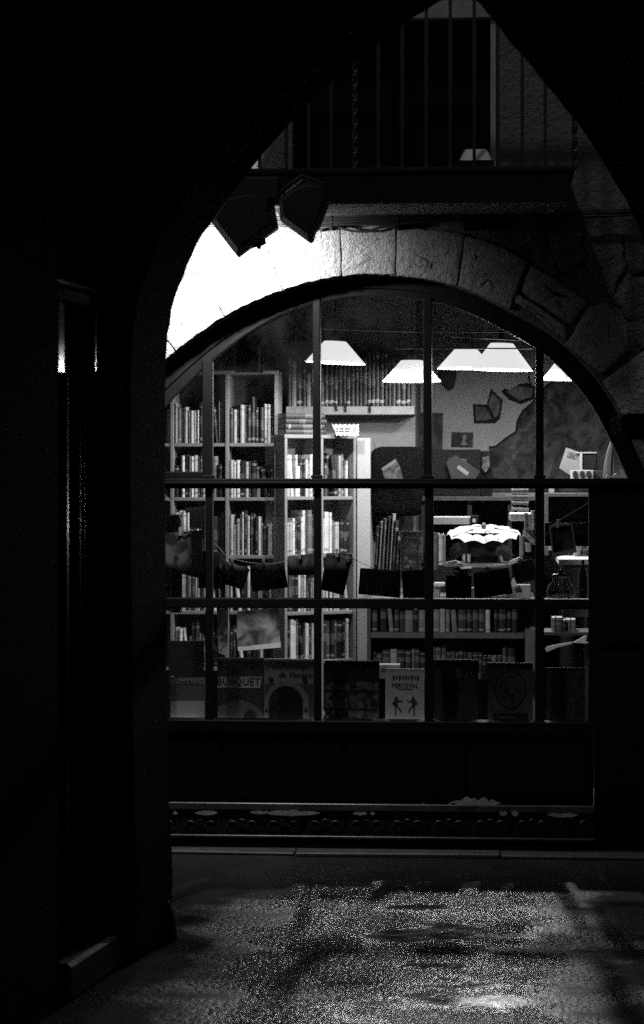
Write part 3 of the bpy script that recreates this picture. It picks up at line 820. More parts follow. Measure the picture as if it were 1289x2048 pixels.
# black fabric boards standing along the wall, with loose leaflets
def cushion(name, x0, y0, x1, y1, Y, th, label, cat):
    a, b = P(x0, y1, Y), P(x1, y0, Y); n = 22; rad = min(b.x - a.x, b.z - a.z) * .22
    pts = []
    for cx, cz, s in ((b.x - rad, b.z - rad, 0), (a.x + rad, b.z - rad, 90), (a.x + rad, a.z + rad, 180), (b.x - rad, a.z + rad, 270)):
        for k in range(6): pts.append((cx + rad * math.cos(R(s + k * 18)), cz + rad * math.sin(R(s + k * 18))))
    c = ((a.x + b.x) / 2, (a.z + b.z) / 2)
    ring = lambda k, y: [Vector((c[0] + (x_ - c[0]) * k, y, c[1] + (z - c[1]) * k)) for x_, z in pts]
    return tag(obj(name, MB().loft([ring(.93, Y + th), ring(1, Y + th * .7), ring(1, Y + th * .3), ring(.95, Y), ring(.6, Y - .01)]), M_BLACKFABRIC, smooth=True), label, cat)
cushion('chair_back', 739, 893, 852, 1032, 3.85, .09, 'black rounded fabric chair back right of white pilaster', 'chair back')
bb = tag(obj('black_board', pbox(864, 899, 962, 1034, 4.4, .02), M_BLACK, bevel=.003), 'black board leaning below the pinned photograph', 'board')
tag(obj('black_board', pbox(958, 902, 985, 1000, 4.45, .02), M_BLACK, bevel=.003), 'narrow black board at the left edge of the painted heap', 'board')
def leaflet(pts, Y, v, label, cat='leaflet', pic=None, name='leaflet'):
    o = plate(name, pts, Y, .004, pic or grey(v)); return tag(o, label, cat)
o = leaflet([(763, 937), (792, 918), (803, 940), (806, 958), (770, 960)], 3.7, .3, 'grey paperback leaning on the black chair back', 'book', picture('paper cover', .03, .10, 14, 3), 'book')
leaflet([(763, 937), (791, 918), (794, 924), (767, 943)], 3.694, .12, 'pale paper strip on the grey leaning paperback', 'paper')
leaflet([(893, 924), (912, 910), (960, 942), (950, 962), (905, 962)], 4.3, .03, 'dark leaning book with white bar below pinned photograph', 'book', grey(.04), 'book')
leaflet([(914, 936), (918, 930), (939, 945), (935, 952)], 4.294, .3, 'white title bar label on dark leaning book', 'label')
leaflet([(898, 916), (934, 918), (930, 938), (905, 934)], 4.31, .1, 'grey booklet behind the dark leaning book', 'booklet', picture('booklet', .04, .12, 12, 8))
leaflet([(966, 915), (978, 912), (980, 932), (972, 945), (964, 936)], 4.35, .12, 'torn grey leaflet beside the painted heap', 'leaflet', picture('leaf2', .05, .2, 12, 1))

# ------------------------------------------------------------------ right back corner: boxes and curtain
bx = thing('white_box', P(1150, 950, 3.0), 'white carton with black screen end on top right shelf', 'carton')
plate('side', [(1119, 936), (1133, 895), (1165, 907), (1165, 940), (1142, 951)], 3.0, .02, mat('carton white', .16, .7, .1), bx)
obj('front_panel', pbox(1165, 906, 1194, 940, 2.96, .2), M_BLACK, bx, bevel=.004)
obj('white_edge', pbox(1153, 904, 1194, 906.5, 2.95, .05).box(PX(1160, 2.95), PX(1165, 2.95), 2.95, 3.0, PZ(940, 2.95), PZ(906.5, 2.95)), grey(.3), bx)
text('LIBRO', 1134, 902, 1152, 914, 2.995, M_INK, bx, rot=R(18))
et = thing('egg_tray_box', P(1170, 990, 2.7), 'pale box with row of dark egg-shaped holes on shelf', 'box')
obj('box_body', pbox(1143, 940, 1188, 975, 2.7, .12), mat('carton pale', .30, .8, .1), et, bevel=.003)
for px in (1151, 1165, 1178):
    for cy in (949, 967):
        c = [(px + 5.2 * math.cos(k * .5236), cy + (6.5 - 1.2 * math.sin(k * .5236)) * math.sin(k * .5236)) for k in range(12)]
        plate('hole', c, 2.696, .003, M_INK, et)
tag(obj('small_box', pbox(1099, 975, 1109, 986, 2.7, .08), grey(.3), bevel=.002), 'small pale box left of the egg-holed box', 'box')
tag(obj('dark_box', pbox(1190, 941, 1212, 986, 2.72, .1), grey(.03), bevel=.002), 'small dark box right of the egg-holed box', 'box')
sh = thing('display_shelf', P(1140, 1050, 2.65), 'grey shelf unit with dark open front behind rightmost pane', 'shelf unit')
obj('top_board', pbox(1088, 987, 1196, 993, 2.6, .35), mat('grey shelf', .14, .6), sh)
obj('side_board', pbox(1088, 993, 1097, 1110, 2.6, .35), mat('grey shelf', .14, .6), sh)
obj('side_board', pbox(1184, 993, 1196, 1110, 2.6, .35), mat('grey shelf', .14, .6), sh)
obj('back_board', pbox(1097, 993, 1184, 1050, 2.9, .02), picture('shelf print', .006, .05, 9, 12, .6, (.55, .75)), sh)
cur = MB(); rings = []
for k in range(9):                        # white curtain end hanging at the far right
    t = k / 8; y_ = 860 + t * 98
    xa = 1231 - 22 * math.sin(math.pi * .5 * t) - 2; xb = 1228
    a, b = P(xa, y_, 1.3), P(xb + 1, y_, 1.3)
    rings.append([a, a.lerp(b, .33) + Vector((0, -.02, 0)), a.lerp(b, .66) + Vector((0, .015, 0)), b, b + Vector((0, .02, 0)), a + Vector((0, .02, 0))])
tag(obj('curtain', cur.loft(rings), mat('white cloth', .5, .9, .1), smooth=True), 'narrow white curtain edge at right end of arch', 'curtain')
tag(plate('crumpled_paper', [(1212, 955), (1216, 949), (1226, 952), (1232, 946), (1244, 951), (1240, 940), (1254, 938), (1258, 955)], .6, .02, grey(.6)), 'crumpled white paper on transom at right end of arch', 'paper')
tag(plate('paper_scrap', [(1264, 955), (1265, 940), (1269, 942), (1271, 955)], .6, .01, grey(.6)), 'thin paper scrap beside the crumpled paper', 'paper')

# ------------------------------------------------------------------ low bookcase behind the front display
YC = 2.2
bcC = thing('low_bookcase', P(900, 1446, YC), 'low dark bookcase behind the displayed picture books', 'bookcase')
zc1, zc2 = PZ(1264, YC), PZ(1345, YC)
xa, xb = PX(742, YC), PX(1072, YC)
obj('side_board', MB().box(xa - .02, xa, YC, YC + .3, .006, PZ(1199, YC) - .026), M_SHELFDARK, bcC)
obj('side_board', MB().box(xb - .055, xb, YC - .01, YC + .3, .006, PZ(1258, YC)), mat('grey side', .16, .7), bcC)
obj('shelf', MB().box(xa + .002, xb - .058, YC - .01, YC + .3, zc1 - .03, zc1), mat('grey brown shelf', .10, .6), bcC, bevel=.002)
obj('shelf', MB().box(xa + .002, xb - .058, YC - .01, YC + .3, zc2 - .03, zc2), mat('grey brown shelf', .10, .6), bcC, bevel=.002)
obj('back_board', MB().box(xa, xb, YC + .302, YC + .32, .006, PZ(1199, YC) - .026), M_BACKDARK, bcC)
mixc = {'black': 4, 'charcoal': 4, 'dark grey': 3, 'mid grey': 2, 'light grey': 2, 'pale': 1}
row((xa + .004, YC + .01, zc1 + .0005), 0, xb - xa - .07, .13, .165, 'on upper shelf of low bookcase', mixc, random.Random(501), .022, .036, 'books in the low bookcase')
row((xa + .004, YC + .04, zc2 + .0005), 0, xb - xa - .07, .08, .14, 'on lower shelf of low bookcase', {'black': 3, 'charcoal': 3, 'dark grey': 3, 'mid grey': 1, 'light grey': 1}, random.Random(502), .018, .034, 'books in the low bookcase')
# tall leaning books right of the pilaster, on the table
zt = PZ(1199, YC)
obj('top_board', MB().box(xa - .02, xb, YC - .02, 3.0, zt - .025, zt), mat('cabinet top', .20, .5, .2), bcC, bevel=.003)
# added dark backdrop hiding the lit wall behind the carousel
dc = thing('dark_backdrop', P(960, 1100, 3.1), 'added dark backdrop behind the carousel', 'backdrop')
obj('backdrop_sheet', MB().box(PX(846, 3.3), PX(1085, 3.3), 3.30, 3.32, .006, PZ(1000, 3.3)), mat('backdrop dark', .02, .7, .5, 6, spec=.1), dc)
obj('backdrop_top', MB().box(PX(846, 3.1), PX(1085, 3.1), 3.04, 3.32, PZ(1000, 3.3), PZ(1000, 3.3) + .02), mat('backdrop dark top', .05, .6, .3, spec=.1), dc)
for px in (848, 940, 1020, 1083): obj('backdrop_post', MB().box(PX(px, 3.1) - .012, PX(px, 3.1) + .012, 3.06, 3.298, .006, PZ(1000, 3.3) - .001), mat('backdrop dark', .02, .7), dc)
r_ = random.Random(61)
for i, (px, wpx, top, tone) in enumerate(((748, 6, 1060, 'dark grey'), (755, 6, 1050, 'light grey'), (762, 7, 1045, 'mid grey'), (770, 6, 1040, 'dark grey'), (777, 5, 1035, 'light grey'), (783, 6, 1048, 'charcoal'), (790, 7, 1070, 'charcoal'), (798, 6, 1090, 'dark grey'))):
    Y = 2.62; b = P(px, 1199, Y)
    book((b.x, Y, zt + .0005), 0, wpx / F * 12.6, .2, (1199 - top) / F * 12.6, tone, i % 4, 'tall %s album, %s from left beside white pilaster' % (tone, ORD[i]), 'tall albums leaning on the table', .06)
def cover_book(x0, y0, x1, y1, Y, th, m, label, tilt=0.0, bez=None):
    """a book standing with its front cover to the window: cover, page block, back cover"""
    base = P((x0 + x1) / 2, y1, Y)
    t = thing('book', base, label, 'book')
    a, b = P(x0, y1, Y), P(x1, y0, Y)
    obj('front_cover', MB().box(a.x, b.x, Y, Y + .003, a.z, b.z), m, t)
    obj('page_block', MB().box(a.x + .004, b.x - .003, Y + .0032, Y + th - .0032, a.z + .003, b.z - .003), M_PAGES, t)
    obj('back_cover', MB().box(a.x, b.x, Y + th - .003, Y + th, a.z, b.z), m, t)
    return t
b = cover_book(801, 1062, 846, 1125, 2.3, .03, grey(.34), 'pale paperback with dark title band behind another paperback')
plate('title_band', [(807, 1067), (846, 1067), (846, 1073), (807, 1073)], 2.298, .002, grey(.05), b)
text('SUSANNA CLARKE', 812, 1068, 846, 1072, 2.295, grey(.5), b)
plate('cover_picture', [(803, 1077), (845, 1077), (845, 1099), (803, 1099)], 2.298, .002, picture('rosy', .1, .45, 22, 2), b)
b = cover_book(802, 1093, 838, 1160, 2.2, .03, grey(.05), 'dark paperback with title lettering and pale figure on cover')
text('GREAT', 813, 1095, 834, 1099, 2.195, grey(.3), b)
text('POLITICAL', 806, 1099, 837, 1104, 2.195, grey(.42), b)
text('SPEECHES', 811, 1105, 833, 1109, 2.195, grey(.25), b)
plate('cover_picture', [(806, 1135), (808, 1116), (813, 1111), (818, 1120), (832, 1122), (834, 1135)], 2.198, .002, picture('statue', .06, .3, 25, 7), b)

# ------------------------------------------------------------------ carousel display with scalloped canopy
car = thing('carousel_display', P(970, 1135, 2.45), 'round display with white scalloped paper canopy on table', 'display stand')
cc = P(968, 1075, 2.45); Rc = 74 / F * 12.45; n = 48
zt_c, ze = PZ(1056, 2.45), PZ(1064, 2.45)
TILT = .2                                 # the paper canopy leans towards the window
top = Vector((cc.x, cc.y, zt_c + .012))
rings = []
for rr, zz in ((.03, 0), (.35, .1), (.7, .42), (1.0, 1.0)):
    ring = []
    for k in range(n):
        a = 2 * math.pi * k / n
        sc = abs(math.sin(a * 6))             # six lobes each way: pleated scallops
        dz = -(zt_c - ze) * zz - .016 * rr * (1 - sc) + TILT * Rc * rr * math.sin(a)
        ring.append(Vector((cc.x + Rc * rr * math.cos(a) * (1 - .05 * sc * rr), cc.y + Rc * rr * math.sin(a) * (1 - .05 * sc * rr), zt_c + dz)))
    rings.append(ring)
inner = [[v - Vector((0, 0, .002)) for v in r] for r in reversed(rings)]
obj('canopy', MB().loft(rings + inner, cap=False), mat('white paper', .5, .8, .05), car)
for k in range(0, 12, 3):                   # printed grey wedges
    a0, a1 = 2 * math.pi * (k + .1) / 12, 2 * math.pi * (k + .9) / 12
    vs = []
    for rr, zz in ((.3, .1), (.96, .95)):
        for a in (a0, a1):
            sc = abs(math.sin(a * 6)); vs.append(Vector((cc.x + Rc * rr * math.cos(a) * .96, cc.y + Rc * rr * math.sin(a) * .96, zt_c - (zt_c - ze) * zz - .016 * rr * (1 - sc) + .006 + TILT * Rc * rr * math.sin(a))))
    obj('wedge', MB().add(vs, [(0, 1, 3, 2)]), grey(.10), car)
obj('finial', MB().lathe(top, [(.012, -.01), (.015, .0), (.01, .012), (.002, .018)], 12), grey(.2), car, smooth=True)
zb_c = PZ(1131, 2.45)
obj('base_disc', MB().lathe((cc.x, cc.y, zb_c), [(Rc * 1.06, 0), (Rc * 1.08, .012), (Rc * 1.0, .018), (Rc * .5, .02)], 40), mat('base card', .45, .6), car)
obj('base_rim', MB().lathe((cc.x, cc.y, zb_c), [(Rc * .55, .021), (Rc * .55, .045), (Rc * .3, .05)], 32), M_BLACK, car)
obj('centre_drum', MB().lathe((cc.x, cc.y, zb_c), [(Rc * .60, .05), (Rc * .62, ze - zb_c - .002)], 8), picture('drum print', .006, .03, 14, 3), car)
for i, (x0, x1, seed) in enumerate(((898, 925, 2), (988, 1030, 8))):
    r_ = random.Random(seed); pts = []
    for k in range(18):
        a = 2 * math.pi * k / 18; q = r_.uniform(.6, 1.1)
        pts.append(((x0 + x1) / 2 + (x1 - x0) / 2 * q * math.cos(a), 1104 + 20 * q * math.sin(a)))
    plate('paper_cutout', pts, 2.30, .002, picture('cutout%d' % i, .03, .12, 20, i), car)
for (x0, x1) in ((925, 931), (935, 941)):
    obj('standing_strip', pbox(x0, 1108, x1, 1124, 2.31, .004), grey(.6), car)
# things round it
for i, (pts, v) in enumerate((([(886, 1131), (894, 1124), (912, 1121), (920, 1124), (905, 1131)], .7), ([(1020, 1122), (1034, 1116), (1046, 1112), (1046, 1117), (1024, 1127)], .7), ([(922, 1136), (944, 1134), (944, 1137), (922, 1138)], .6), ([(1000, 1116), (1004, 1112), (1008, 1124), (1004, 1126)], .5))):
    tag(plate('folded_paper', pts, 2.18, .03, grey(v)), ['folded white paper left of the carousel base', 'slanted white paper right of the carousel base', 'flat white card in front of the carousel base', 'small pale paper slip under right of the canopy'][i], 'paper', 'papers round the carousel')
o = thing('flat_box', P(915, 1047, 2.7), 'long pale box with printed stripes and round seal', 'box')
obj('box_body', pbox(866, 1034, 957, 1049, 2.7, .25), mat('box stripe', .38, .6, .2, 40, stretch=(.1, 1, 6)), o, bevel=.002)
obj('dark_end', pbox(941, 1032, 957, 1049, 2.695, .26), M_BLACK, o)
plate('seal', [(948.5 + 3.8 * math.cos(k * .5236), 1041 + 4.6 * math.sin(k * .5236)) for k in range(12)], 2.69, .003, grey(.5), o)
tag(obj('white_box', pbox(1019, 1025, 1064, 1042, 2.5, .2), grey(.78), bevel=.008), 'bright white box under the slanted stack of books', 'box')
for i in range(4):
    y1 = 1022 - i * 12
    o = bpy.data.objects.new('book', BOOK); COL.objects.link(o)
    d0, d1 = P(1023, y1, 2.55), P(1058, y1, 2.55)
    o.scale = (.026, .16, d1.x - d0.x); o.location = (d0.x, 2.55, d0.z + .014); o.rotation_euler = (0, R(90 + 4 - 2 * i), 0)
    for s in o.material_slots: s.link = 'OBJECT'
    o.material_slots[0].material = spine_mat(.17, 60 + i); o.material_slots[1].material = M_PAGES
    tag(o, 'grey book lying flat, %s from the bottom above white box' % ORD[i], 'book', 'stack of books over the white box')
for i, (px, wpx, y0, y1, tone) in enumerate(((872, 8, 1066, 1140, 'mid grey'), (882, 9, 1068, 1130, 'white'), (888, 4, 1070, 1130, 'light grey'))):
    b = P(px, y1, 2.0)
    book((b.x, 2.0, b.z), 0, wpx / F * 12, .14, (y1 - y0) / F * 12, tone, i, ['mid grey book at the left edge of fourth pane', 'white narrow book standing left of the carousel display', 'thin light grey book touching the white narrow book'][i], 'books left of the carousel')
for i, (px, wpx, y0, y1, tone) in enumerate(((1044, 8, 1072, 1112, 'light grey'), (1053, 7, 1026, 1060, 'mid grey'), (1060, 5, 1028, 1060, 'pale'), (1066, 6, 1022, 1060, 'white'), (1057, 12, 1086, 1104, 'pale'))):
    b = P(px, y1, 2.1)
    book((b.x, 2.1, b.z), 0, wpx / F * 12.1, .12, (y1 - y0) / F * 12.1, tone, i % 4, ['light grey patterned book right of the canopy edge', 'mid grey book below the slanted stack', 'thin pale book beside the fourth mullion', 'white book touching the fourth mullion', 'small pale striped book right of the carousel'][i], 'books right of the carousel')
tag(obj('back_card', pbox(1046, 1060, 1072, 1090, 2.2, .006), picture('child card', .12, .5, 18, 6), bevel=.001), 'grey card with pale figure beside fourth mullion', 'card')
for i, q in enumerate(((868, 1166, 890, 1173, 1.5, .75), (1010, 1172, 1033, 1198, 1.5, .34), (1034, 1170, 1062, 1198, 1.48, .36), (934, 1176, 951, 1198, 1.5, .2), (868, 1175, 880, 1198, 1.52, .3), (1004, 1190, 1015, 1198, 1.46, .42))):
    tag(obj('small_box', pbox(*q[:4], q[4], .1), grey(q[5]), bevel=.003), ['bright white flat box at left of fourth pane', 'grey square box left of the larger grey box', 'largest grey box behind tilted hanging card', 'grey box between the two black hanging cards', 'pale small box under the bright white flat box', 'tiny pale box at the foot of the grey boxes'][i], 'box', 'small boxes on the table')
tag(plate('white_cone', [(1022, 1168), (1028, 1155), (1033, 1166), (1035, 1172), (1023, 1173)], 1.44, .03, grey(.75)), 'bright white paper cone above grey boxes', 'paper')

# ------------------------------------------------------------------ desk behind the rightmost pane
dk = thing('white_desk', (PX(1155, 2.3), 2.6, .006), 'white desk with bright top behind rightmost pane', 'desk')
zd = PZ(1117, 2.1)
obj('desk_top', MB().box(PX(1118, 2.1), PX(1230, 2.1), 2.1, 2.9, zd - .03, zd), grey(.75), dk, bevel=.003)
obj('desk_front', MB().box(PX(1126, 2.1), PX(1180, 2.1), 2.13, 2.16, zd - .30, zd - .031), grey(.18), dk)
obj('drawer_label', pbox(1130, 1135, 1150, 1146, 2.122, .006), picture('label print', .15, .35, 30, 1), dk)
obj('desk_backdrop', MB().box(PX(1086, 3.3), PX(1300, 3.3), 3.30, 3.33, .006, PZ(1100, 3.3)), mat('backdrop dark', .02, .7), dk)  # added dark panel hiding the bright room wall behind the desk
obj('desk_side', MB().box(PX(1180, 2.1), PX(1230, 2.1), 2.13, 2.85, .006, zd - .031), grey(.03), dk)
for i, (px, w_, y0, v) in enumerate(((1155, 13, 1093, .6), (1170, 9, 1098, .04), (1182, 8, 1090, .55))):
    b = P(px, 1112, 2.5)
    book((b.x, 2.5, zd + .0005), 0, w_ / F * 12.5, .15, (1112 - y0) / F * 12.5 + .03, {.6: 'pale', .04: 'charcoal', .55: 'white'}[v], i, ['pale book standing on white desk, leftmost', 'charcoal book standing in the middle of white desk', 'white book standing on white desk, rightmost'][i], 'books on the desk')
tag(obj('dark_bottle', MB().lathe(P(1166, 1197, .9), [(.019, 0), (.021, .01), (.021, .10), (.015, .13), (.008, .15), (.008, .18)], 20), mat('dark glass', .004, .08, .1), smooth=True), 'slim dark glossy bottle right of the glass jar', 'bottle')
# glass jar standing on a small shelf behind the cross rail
stj = tag(obj('inner_shelf', MB().box(PX(1086, .3), PX(1186, .3), YF + .075, .62, PZ(1203, .25) - .012, PZ(1203, .25)), mat('white inner shelf', .7, .3, .05)), 'narrow white shelf inside rightmost pane carrying glass jar', 'shelf')
def clear_glass():
    m = bpy.data.materials.new('clear glass'); m.use_nodes = True; t = m.node_tree; t.nodes.remove(t.nodes['Principled BSDF'])
    tr = t.nodes.new('ShaderNodeBsdfTransparent'); tr.inputs[0].default_value = (.8, .8, .8, 1)
    gl = t.nodes.new('ShaderNodeBsdfGlossy'); gl.inputs['Roughness'].default_value = .04
    mx = t.nodes.new('ShaderNodeMixShader'); t.links.new(schlick(t, .06), mx.inputs[0]); t.links.new(tr.outputs[0], mx.inputs[1]); t.links.new(gl.outputs[0], mx.inputs[2])
    t.links.new(mx.outputs[0], t.nodes['Material Output'].inputs['Surface']); return m
jb = P(1122, 1200, .42)
jar = thing('glass_jar', jb, 'squat clear glass jar on narrow white shelf', 'jar')
obj('jar_body', MB().lathe((jb.x, jb.y, PZ(1203, .25) + .0005), [(.045, 0), (.062, .012), (.066, .04), (.055, .07), (.038, .085), (.038, .1), (.042, .104), (.036, .1), (.035, .085), (.05, .068), (.061, .04), (.057, .014), (.03, .006)], 32), clear_glass(), jar, smooth=True)
obj('jar_lid', MB().lathe((jb.x, jb.y, PZ(1203, .25) + .1045), [(.043, 0), (.045, .006), (.03, .014), (.008, .018), (.012, .03), (.002, .036)], 24), mat('jar lid', .2, .15, metal=1), jar, smooth=True)
# crumpled foil bits and books in lower right pane
tag(plate('paper_fan', [(1146, 1285), (1158, 1279), (1170, 1272), (1174, 1272), (1172, 1284), (1180, 1285), (1172, 1287)], .9, .02, grey(.8)), 'small white pleated paper fan in lower right pane', 'paper')
tag(plate('white_ribbon', [(1091, 1298), (1095, 1293), (1120, 1288), (1144, 1284), (1144, 1288), (1118, 1294), (1094, 1304)], .85, .012, grey(.7)), 'bright curled white ribbon in lower right pane', 'ribbon')
r_ = random.Random(77)
lowshelf = tag(obj('back_shelf', MB().box(PX(1088, 1.4), PX(1186, 1.4), 1.3, 1.6, PZ(1262, 1.3) - .015, PZ(1262, 1.3)), M_SHELFDARK), 'dark small shelf with books in lower right pane', 'shelf')
row((PX(1104, 1.4), 1.34, PZ(1262, 1.3) + .0005), 0, PX(1160, 1.4) - PX(1104, 1.4), .05, .07, 'on dark small shelf, lower right pane', {'charcoal': 2, 'mid grey': 2, 'dark grey': 2}, r_, .012, .03, 'books on the dark small shelf')

# ------------------------------------------------------------------ left pane things
pt = thing('plant_pot', P(353, 1200, 1.3), 'dark cylindrical pot with pale rim behind leftmost pane', 'pot')
pb_ = P(353, 1032, 1.3); rr = 14 / F * 11.3
obj('pot_body', MB().lathe((pb_.x, pb_.y, LZ + .42), [(rr * .8, 0), (rr, pb_.z - LZ - .42)], 24), M_BLACK, pt, smooth=True)
obj('pot_rim', MB().lathe((pb_.x, pb_.y, pb_.z + .0005), [(rr * 1.05, 0), (rr * 1.07, .006), (rr * .9, .008)], 24), grey(.4), pt)
o = thing('white_carton', P(393, 1058, 1.5), 'pale open carton with lid behind leftmost pane', 'carton')
obj('carton_body', pbox(379, 1022, 418, 1058, 1.5, .15), grey(.34), o, bevel=.003)
obj('lid', MB().prism([P(x_, y_, 1.48) for x_, y_ in ((370, 1016), (418, 1011), (418, 1019), (371, 1026))], [P(x_, y_, 1.48) + Vector((0, .18, 0)) for x_, y_ in ((370, 1016), (418, 1011), (418, 1019), (371, 1026))]), grey(.75), o)

# ------------------------------------------------------------------ hanging cards on a string with pegs
YS = .46
SP = catmull([(300, 960, 0), (346, 1008, 0), (378, 1062, 0), (425, 1082, 0), (462, 1116, 0), (540, 1128, 0), (600, 1112, 0), (632, 1106, 0), (700, 1116, 0), (762, 1140, 0), (850, 1136, 0), (890, 1146, 0), (950, 1143, 0), (1020, 1128, 0), (1068, 1104, 0), (1110, 1048, 0), (1170, 1010, 0), (1215, 975, 0)], 4)
tag(obj('string', MB().tube([P(x_, y_, YS) for x_, y_, _ in SP], .0011, 5), M_STRING), 'thin string strung across window carrying pegged cards', 'string')
def card(c, m, label, Y=YS, bend=.012, back=None, border=None, seed=0):
    """a sheet hung by its top edge, gently curled; corners TL TR BR BL in photograph columns"""
    r_ = random.Random(seed); nu, nv = 7, 7; vs = []
    for side in (0, 1):
        for j in range(nv):
            for i in range(nu):
                u, v = i / (nu - 1), j / (nv - 1)
                x_ = (c[0][0] * (1 - u) + c[1][0] * u) * (1 - v) + (c[3][0] * (1 - u) + c[2][0] * u) * v
                y_ = (c[0][1] * (1 - u) + c[1][1] * u) * (1 - v) + (c[3][1] * (1 - u) + c[2][1] * u) * v
                p = P(x_, y_, Y); p.y += bend * math.sin(math.pi * u) * v - .01 * v + side * .0012
                vs.append(p)
    N = nu * nv; fs = []
    for j in range(nv - 1):
        for i in range(nu - 1):
            a = j * nu + i
            fs.append((a, a + 1, a + nu + 1, a + nu)); fs.append((N + a, N + a + nu, N + a + nu + 1, N + a + 1))
    rim = [i for i in range(nu)] + [j * nu + nu - 1 for j in range(1, nv)] + [(nv - 1) * nu + i for i in range(nu - 2, -1, -1)] + [j * nu for j in range(nv - 2, 0, -1)]
    for k in range(len(rim)):
        a, b = rim[k], rim[(k + 1) % len(rim)]; fs.append((a, N + a, N + b, b))
    return tag(obj('hanging_card', MB().add(vs, fs), m, smooth=False), label, 'card', 'cards pegged on the string')
def dk_pic(i, lo=.006, hi=.03): return picture('dark card %d' % i, lo * 1.6, hi * 2.2, 12, i * 2.3, .6)
cards = [
    ([(330, 1066), (406, 1060), (405, 1158), (332, 1140)], dk_pic(1), 'large dark print hanging in leftmost pane'),
    ([(399, 1102), (453, 1103), (449, 1177), (397, 1176)], dk_pic(2, .003, .006), 'black card hanging behind the leftmost mullion'),
    ([(441, 1119), (500, 1138), (487, 1180), (438, 1165)], dk_pic(3, .015, .07), 'grey tilted card left of the black landscape card'),
    ([(500, 1131), (568, 1122), (577, 1175), (505, 1184)], dk_pic(4, .004, .02), 'black landscape card hanging over pale books'),
    ([(577, 1113), (634, 1106), (633, 1150), (577, 1151)], dk_pic(5, .012, .035), 'dark card hanging left of the second mullion'),
    ([(653, 1106), (706, 1107), (688, 1191), (642, 1179)], dk_pic(6, .004, .016), 'black tilted card right of the second mullion'),
    ([(721, 1136), (802, 1140), (801, 1196), (717, 1188)], dk_pic(7, .03, .10), 'mid grey landscape print hanging before white pilaster'),
    ([(804, 1142), (851, 1138), (851, 1202), (807, 1202)], dk_pic(8, .003, .006), 'black card hanging left of the third mullion'),
    ([(893, 1151), (944, 1151), (943, 1203), (892, 1203)], dk_pic(9, .003, .007), 'black card hanging below carousel, left of larger one'),
    ([(947, 1146), (1018, 1135), (1026, 1187), (950, 1198)], dk_pic(10, .004, .012), 'larger black tilted card hanging below the carousel'),
    ([(1022, 1129), (1066, 1117), (1075, 1158), (1034, 1168)], dk_pic(11, .012, .05), 'grey tilted card hanging left of the fourth mullion'),
    ([(1098, 1050), (1144, 1045), (1154, 1104), (1106, 1116)], dk_pic(12, .004, .010), 'dark bordered card hanging in rightmost pane'),
]
for i, (c, m, lab) in enumerate(cards):
    o = card(c, m, lab, seed=i)
    if i == 11:
        for q in ([(0, 0), (1, 0), (1, .07), (0, .07)], [(0, .86), (1, .86), (1, 1), (0, 1)], [(0, .07), (.05, .07), (.05, .86), (0, .86)], [(.95, .07), (1, .07), (1, .86), (.95, .86)]):
            pp = []
            for u, v in q:
                x_ = (c[0][0] * (1 - u) + c[1][0] * u) * (1 - v) + (c[3][0] * (1 - u) + c[2][0] * u) * v
                y_ = (c[0][1] * (1 - u) + c[1][1] * u) * (1 - v) + (c[3][1] * (1 - u) + c[2][1] * u) * v
                pp.append((x_, y_))
            plate('card_border', pp, YS - .014, .002, grey(.12), o)
    mx_, my_ = (c[0][0] * .6 + c[1][0] * .4), (c[0][1] * .6 + c[1][1] * .4)
    pk = tag(obj('clothes_peg', pbox(mx_ - 2.6, my_ - 9, mx_ - .3, my_ + 8, YS - .016, .012).add(pbox(mx_ + .3, my_ - 9, mx_ + 2.6, my_ + 8, YS - .016, .012).v, [tuple(f) for f in pbox(0, 0, 1, 1, 0, 1).f]), M_PEG, bevel=.001), 'wooden peg clipping the ' + lab, 'peg', 'pegs on the string')
# bow of ribbon on the string at the left
tag(obj('string_bow', MB().tube([P(x_, y_, YS - .01) for x_, y_ in ((358, 1063), (372, 1060), (378, 1064), (386, 1052), (388, 1056), (379, 1065), (392, 1070), (404, 1071), (380, 1066), (370, 1070), (360, 1064))], .003, 6), mat('raffia', .12, .8)), 'raffia bow tied on the string in leftmost pane', 'bow')
tag(obj('fabric_flower', MB().tube([P(698 + 9 * math.cos(k * 2.3) * (.4 + .6 * (k % 3) / 2), 1121 + 10 * math.sin(k * 2.3) * (.4 + .6 * (k % 3) / 2), YS - .012 - .001 * (k % 4)) for k in range(16)], .006, 6), mat('grey cloth', .16, .9), smooth=True), 'crumpled grey cloth flower on string beside white pilaster', 'flower')
o = card([(474, 1223), (556, 1216), (562, 1290), (476, 1299)], picture('seal print', .06, .4, 8, 5, .6), 'large grey print with white margin in lower left pane', .40, .006)
plate('white_margin', [(476, 1294), (562, 1285), (562, 1295), (477, 1302)], .388, .002, grey(.8), o)
card([(434, 1218), (457, 1215), (456, 1312), (438, 1306)], picture('narrow print', .02, .2, 14, 9, .6), 'narrow mottled print beside the large grey print', .44, .004)
tag(obj('framed_picture', pbox(1090, 1046, 1192, 1092, .5, .02), M_BLACK, bevel=.002), 'black panel behind the bordered card in rightmost pane', 'panel')

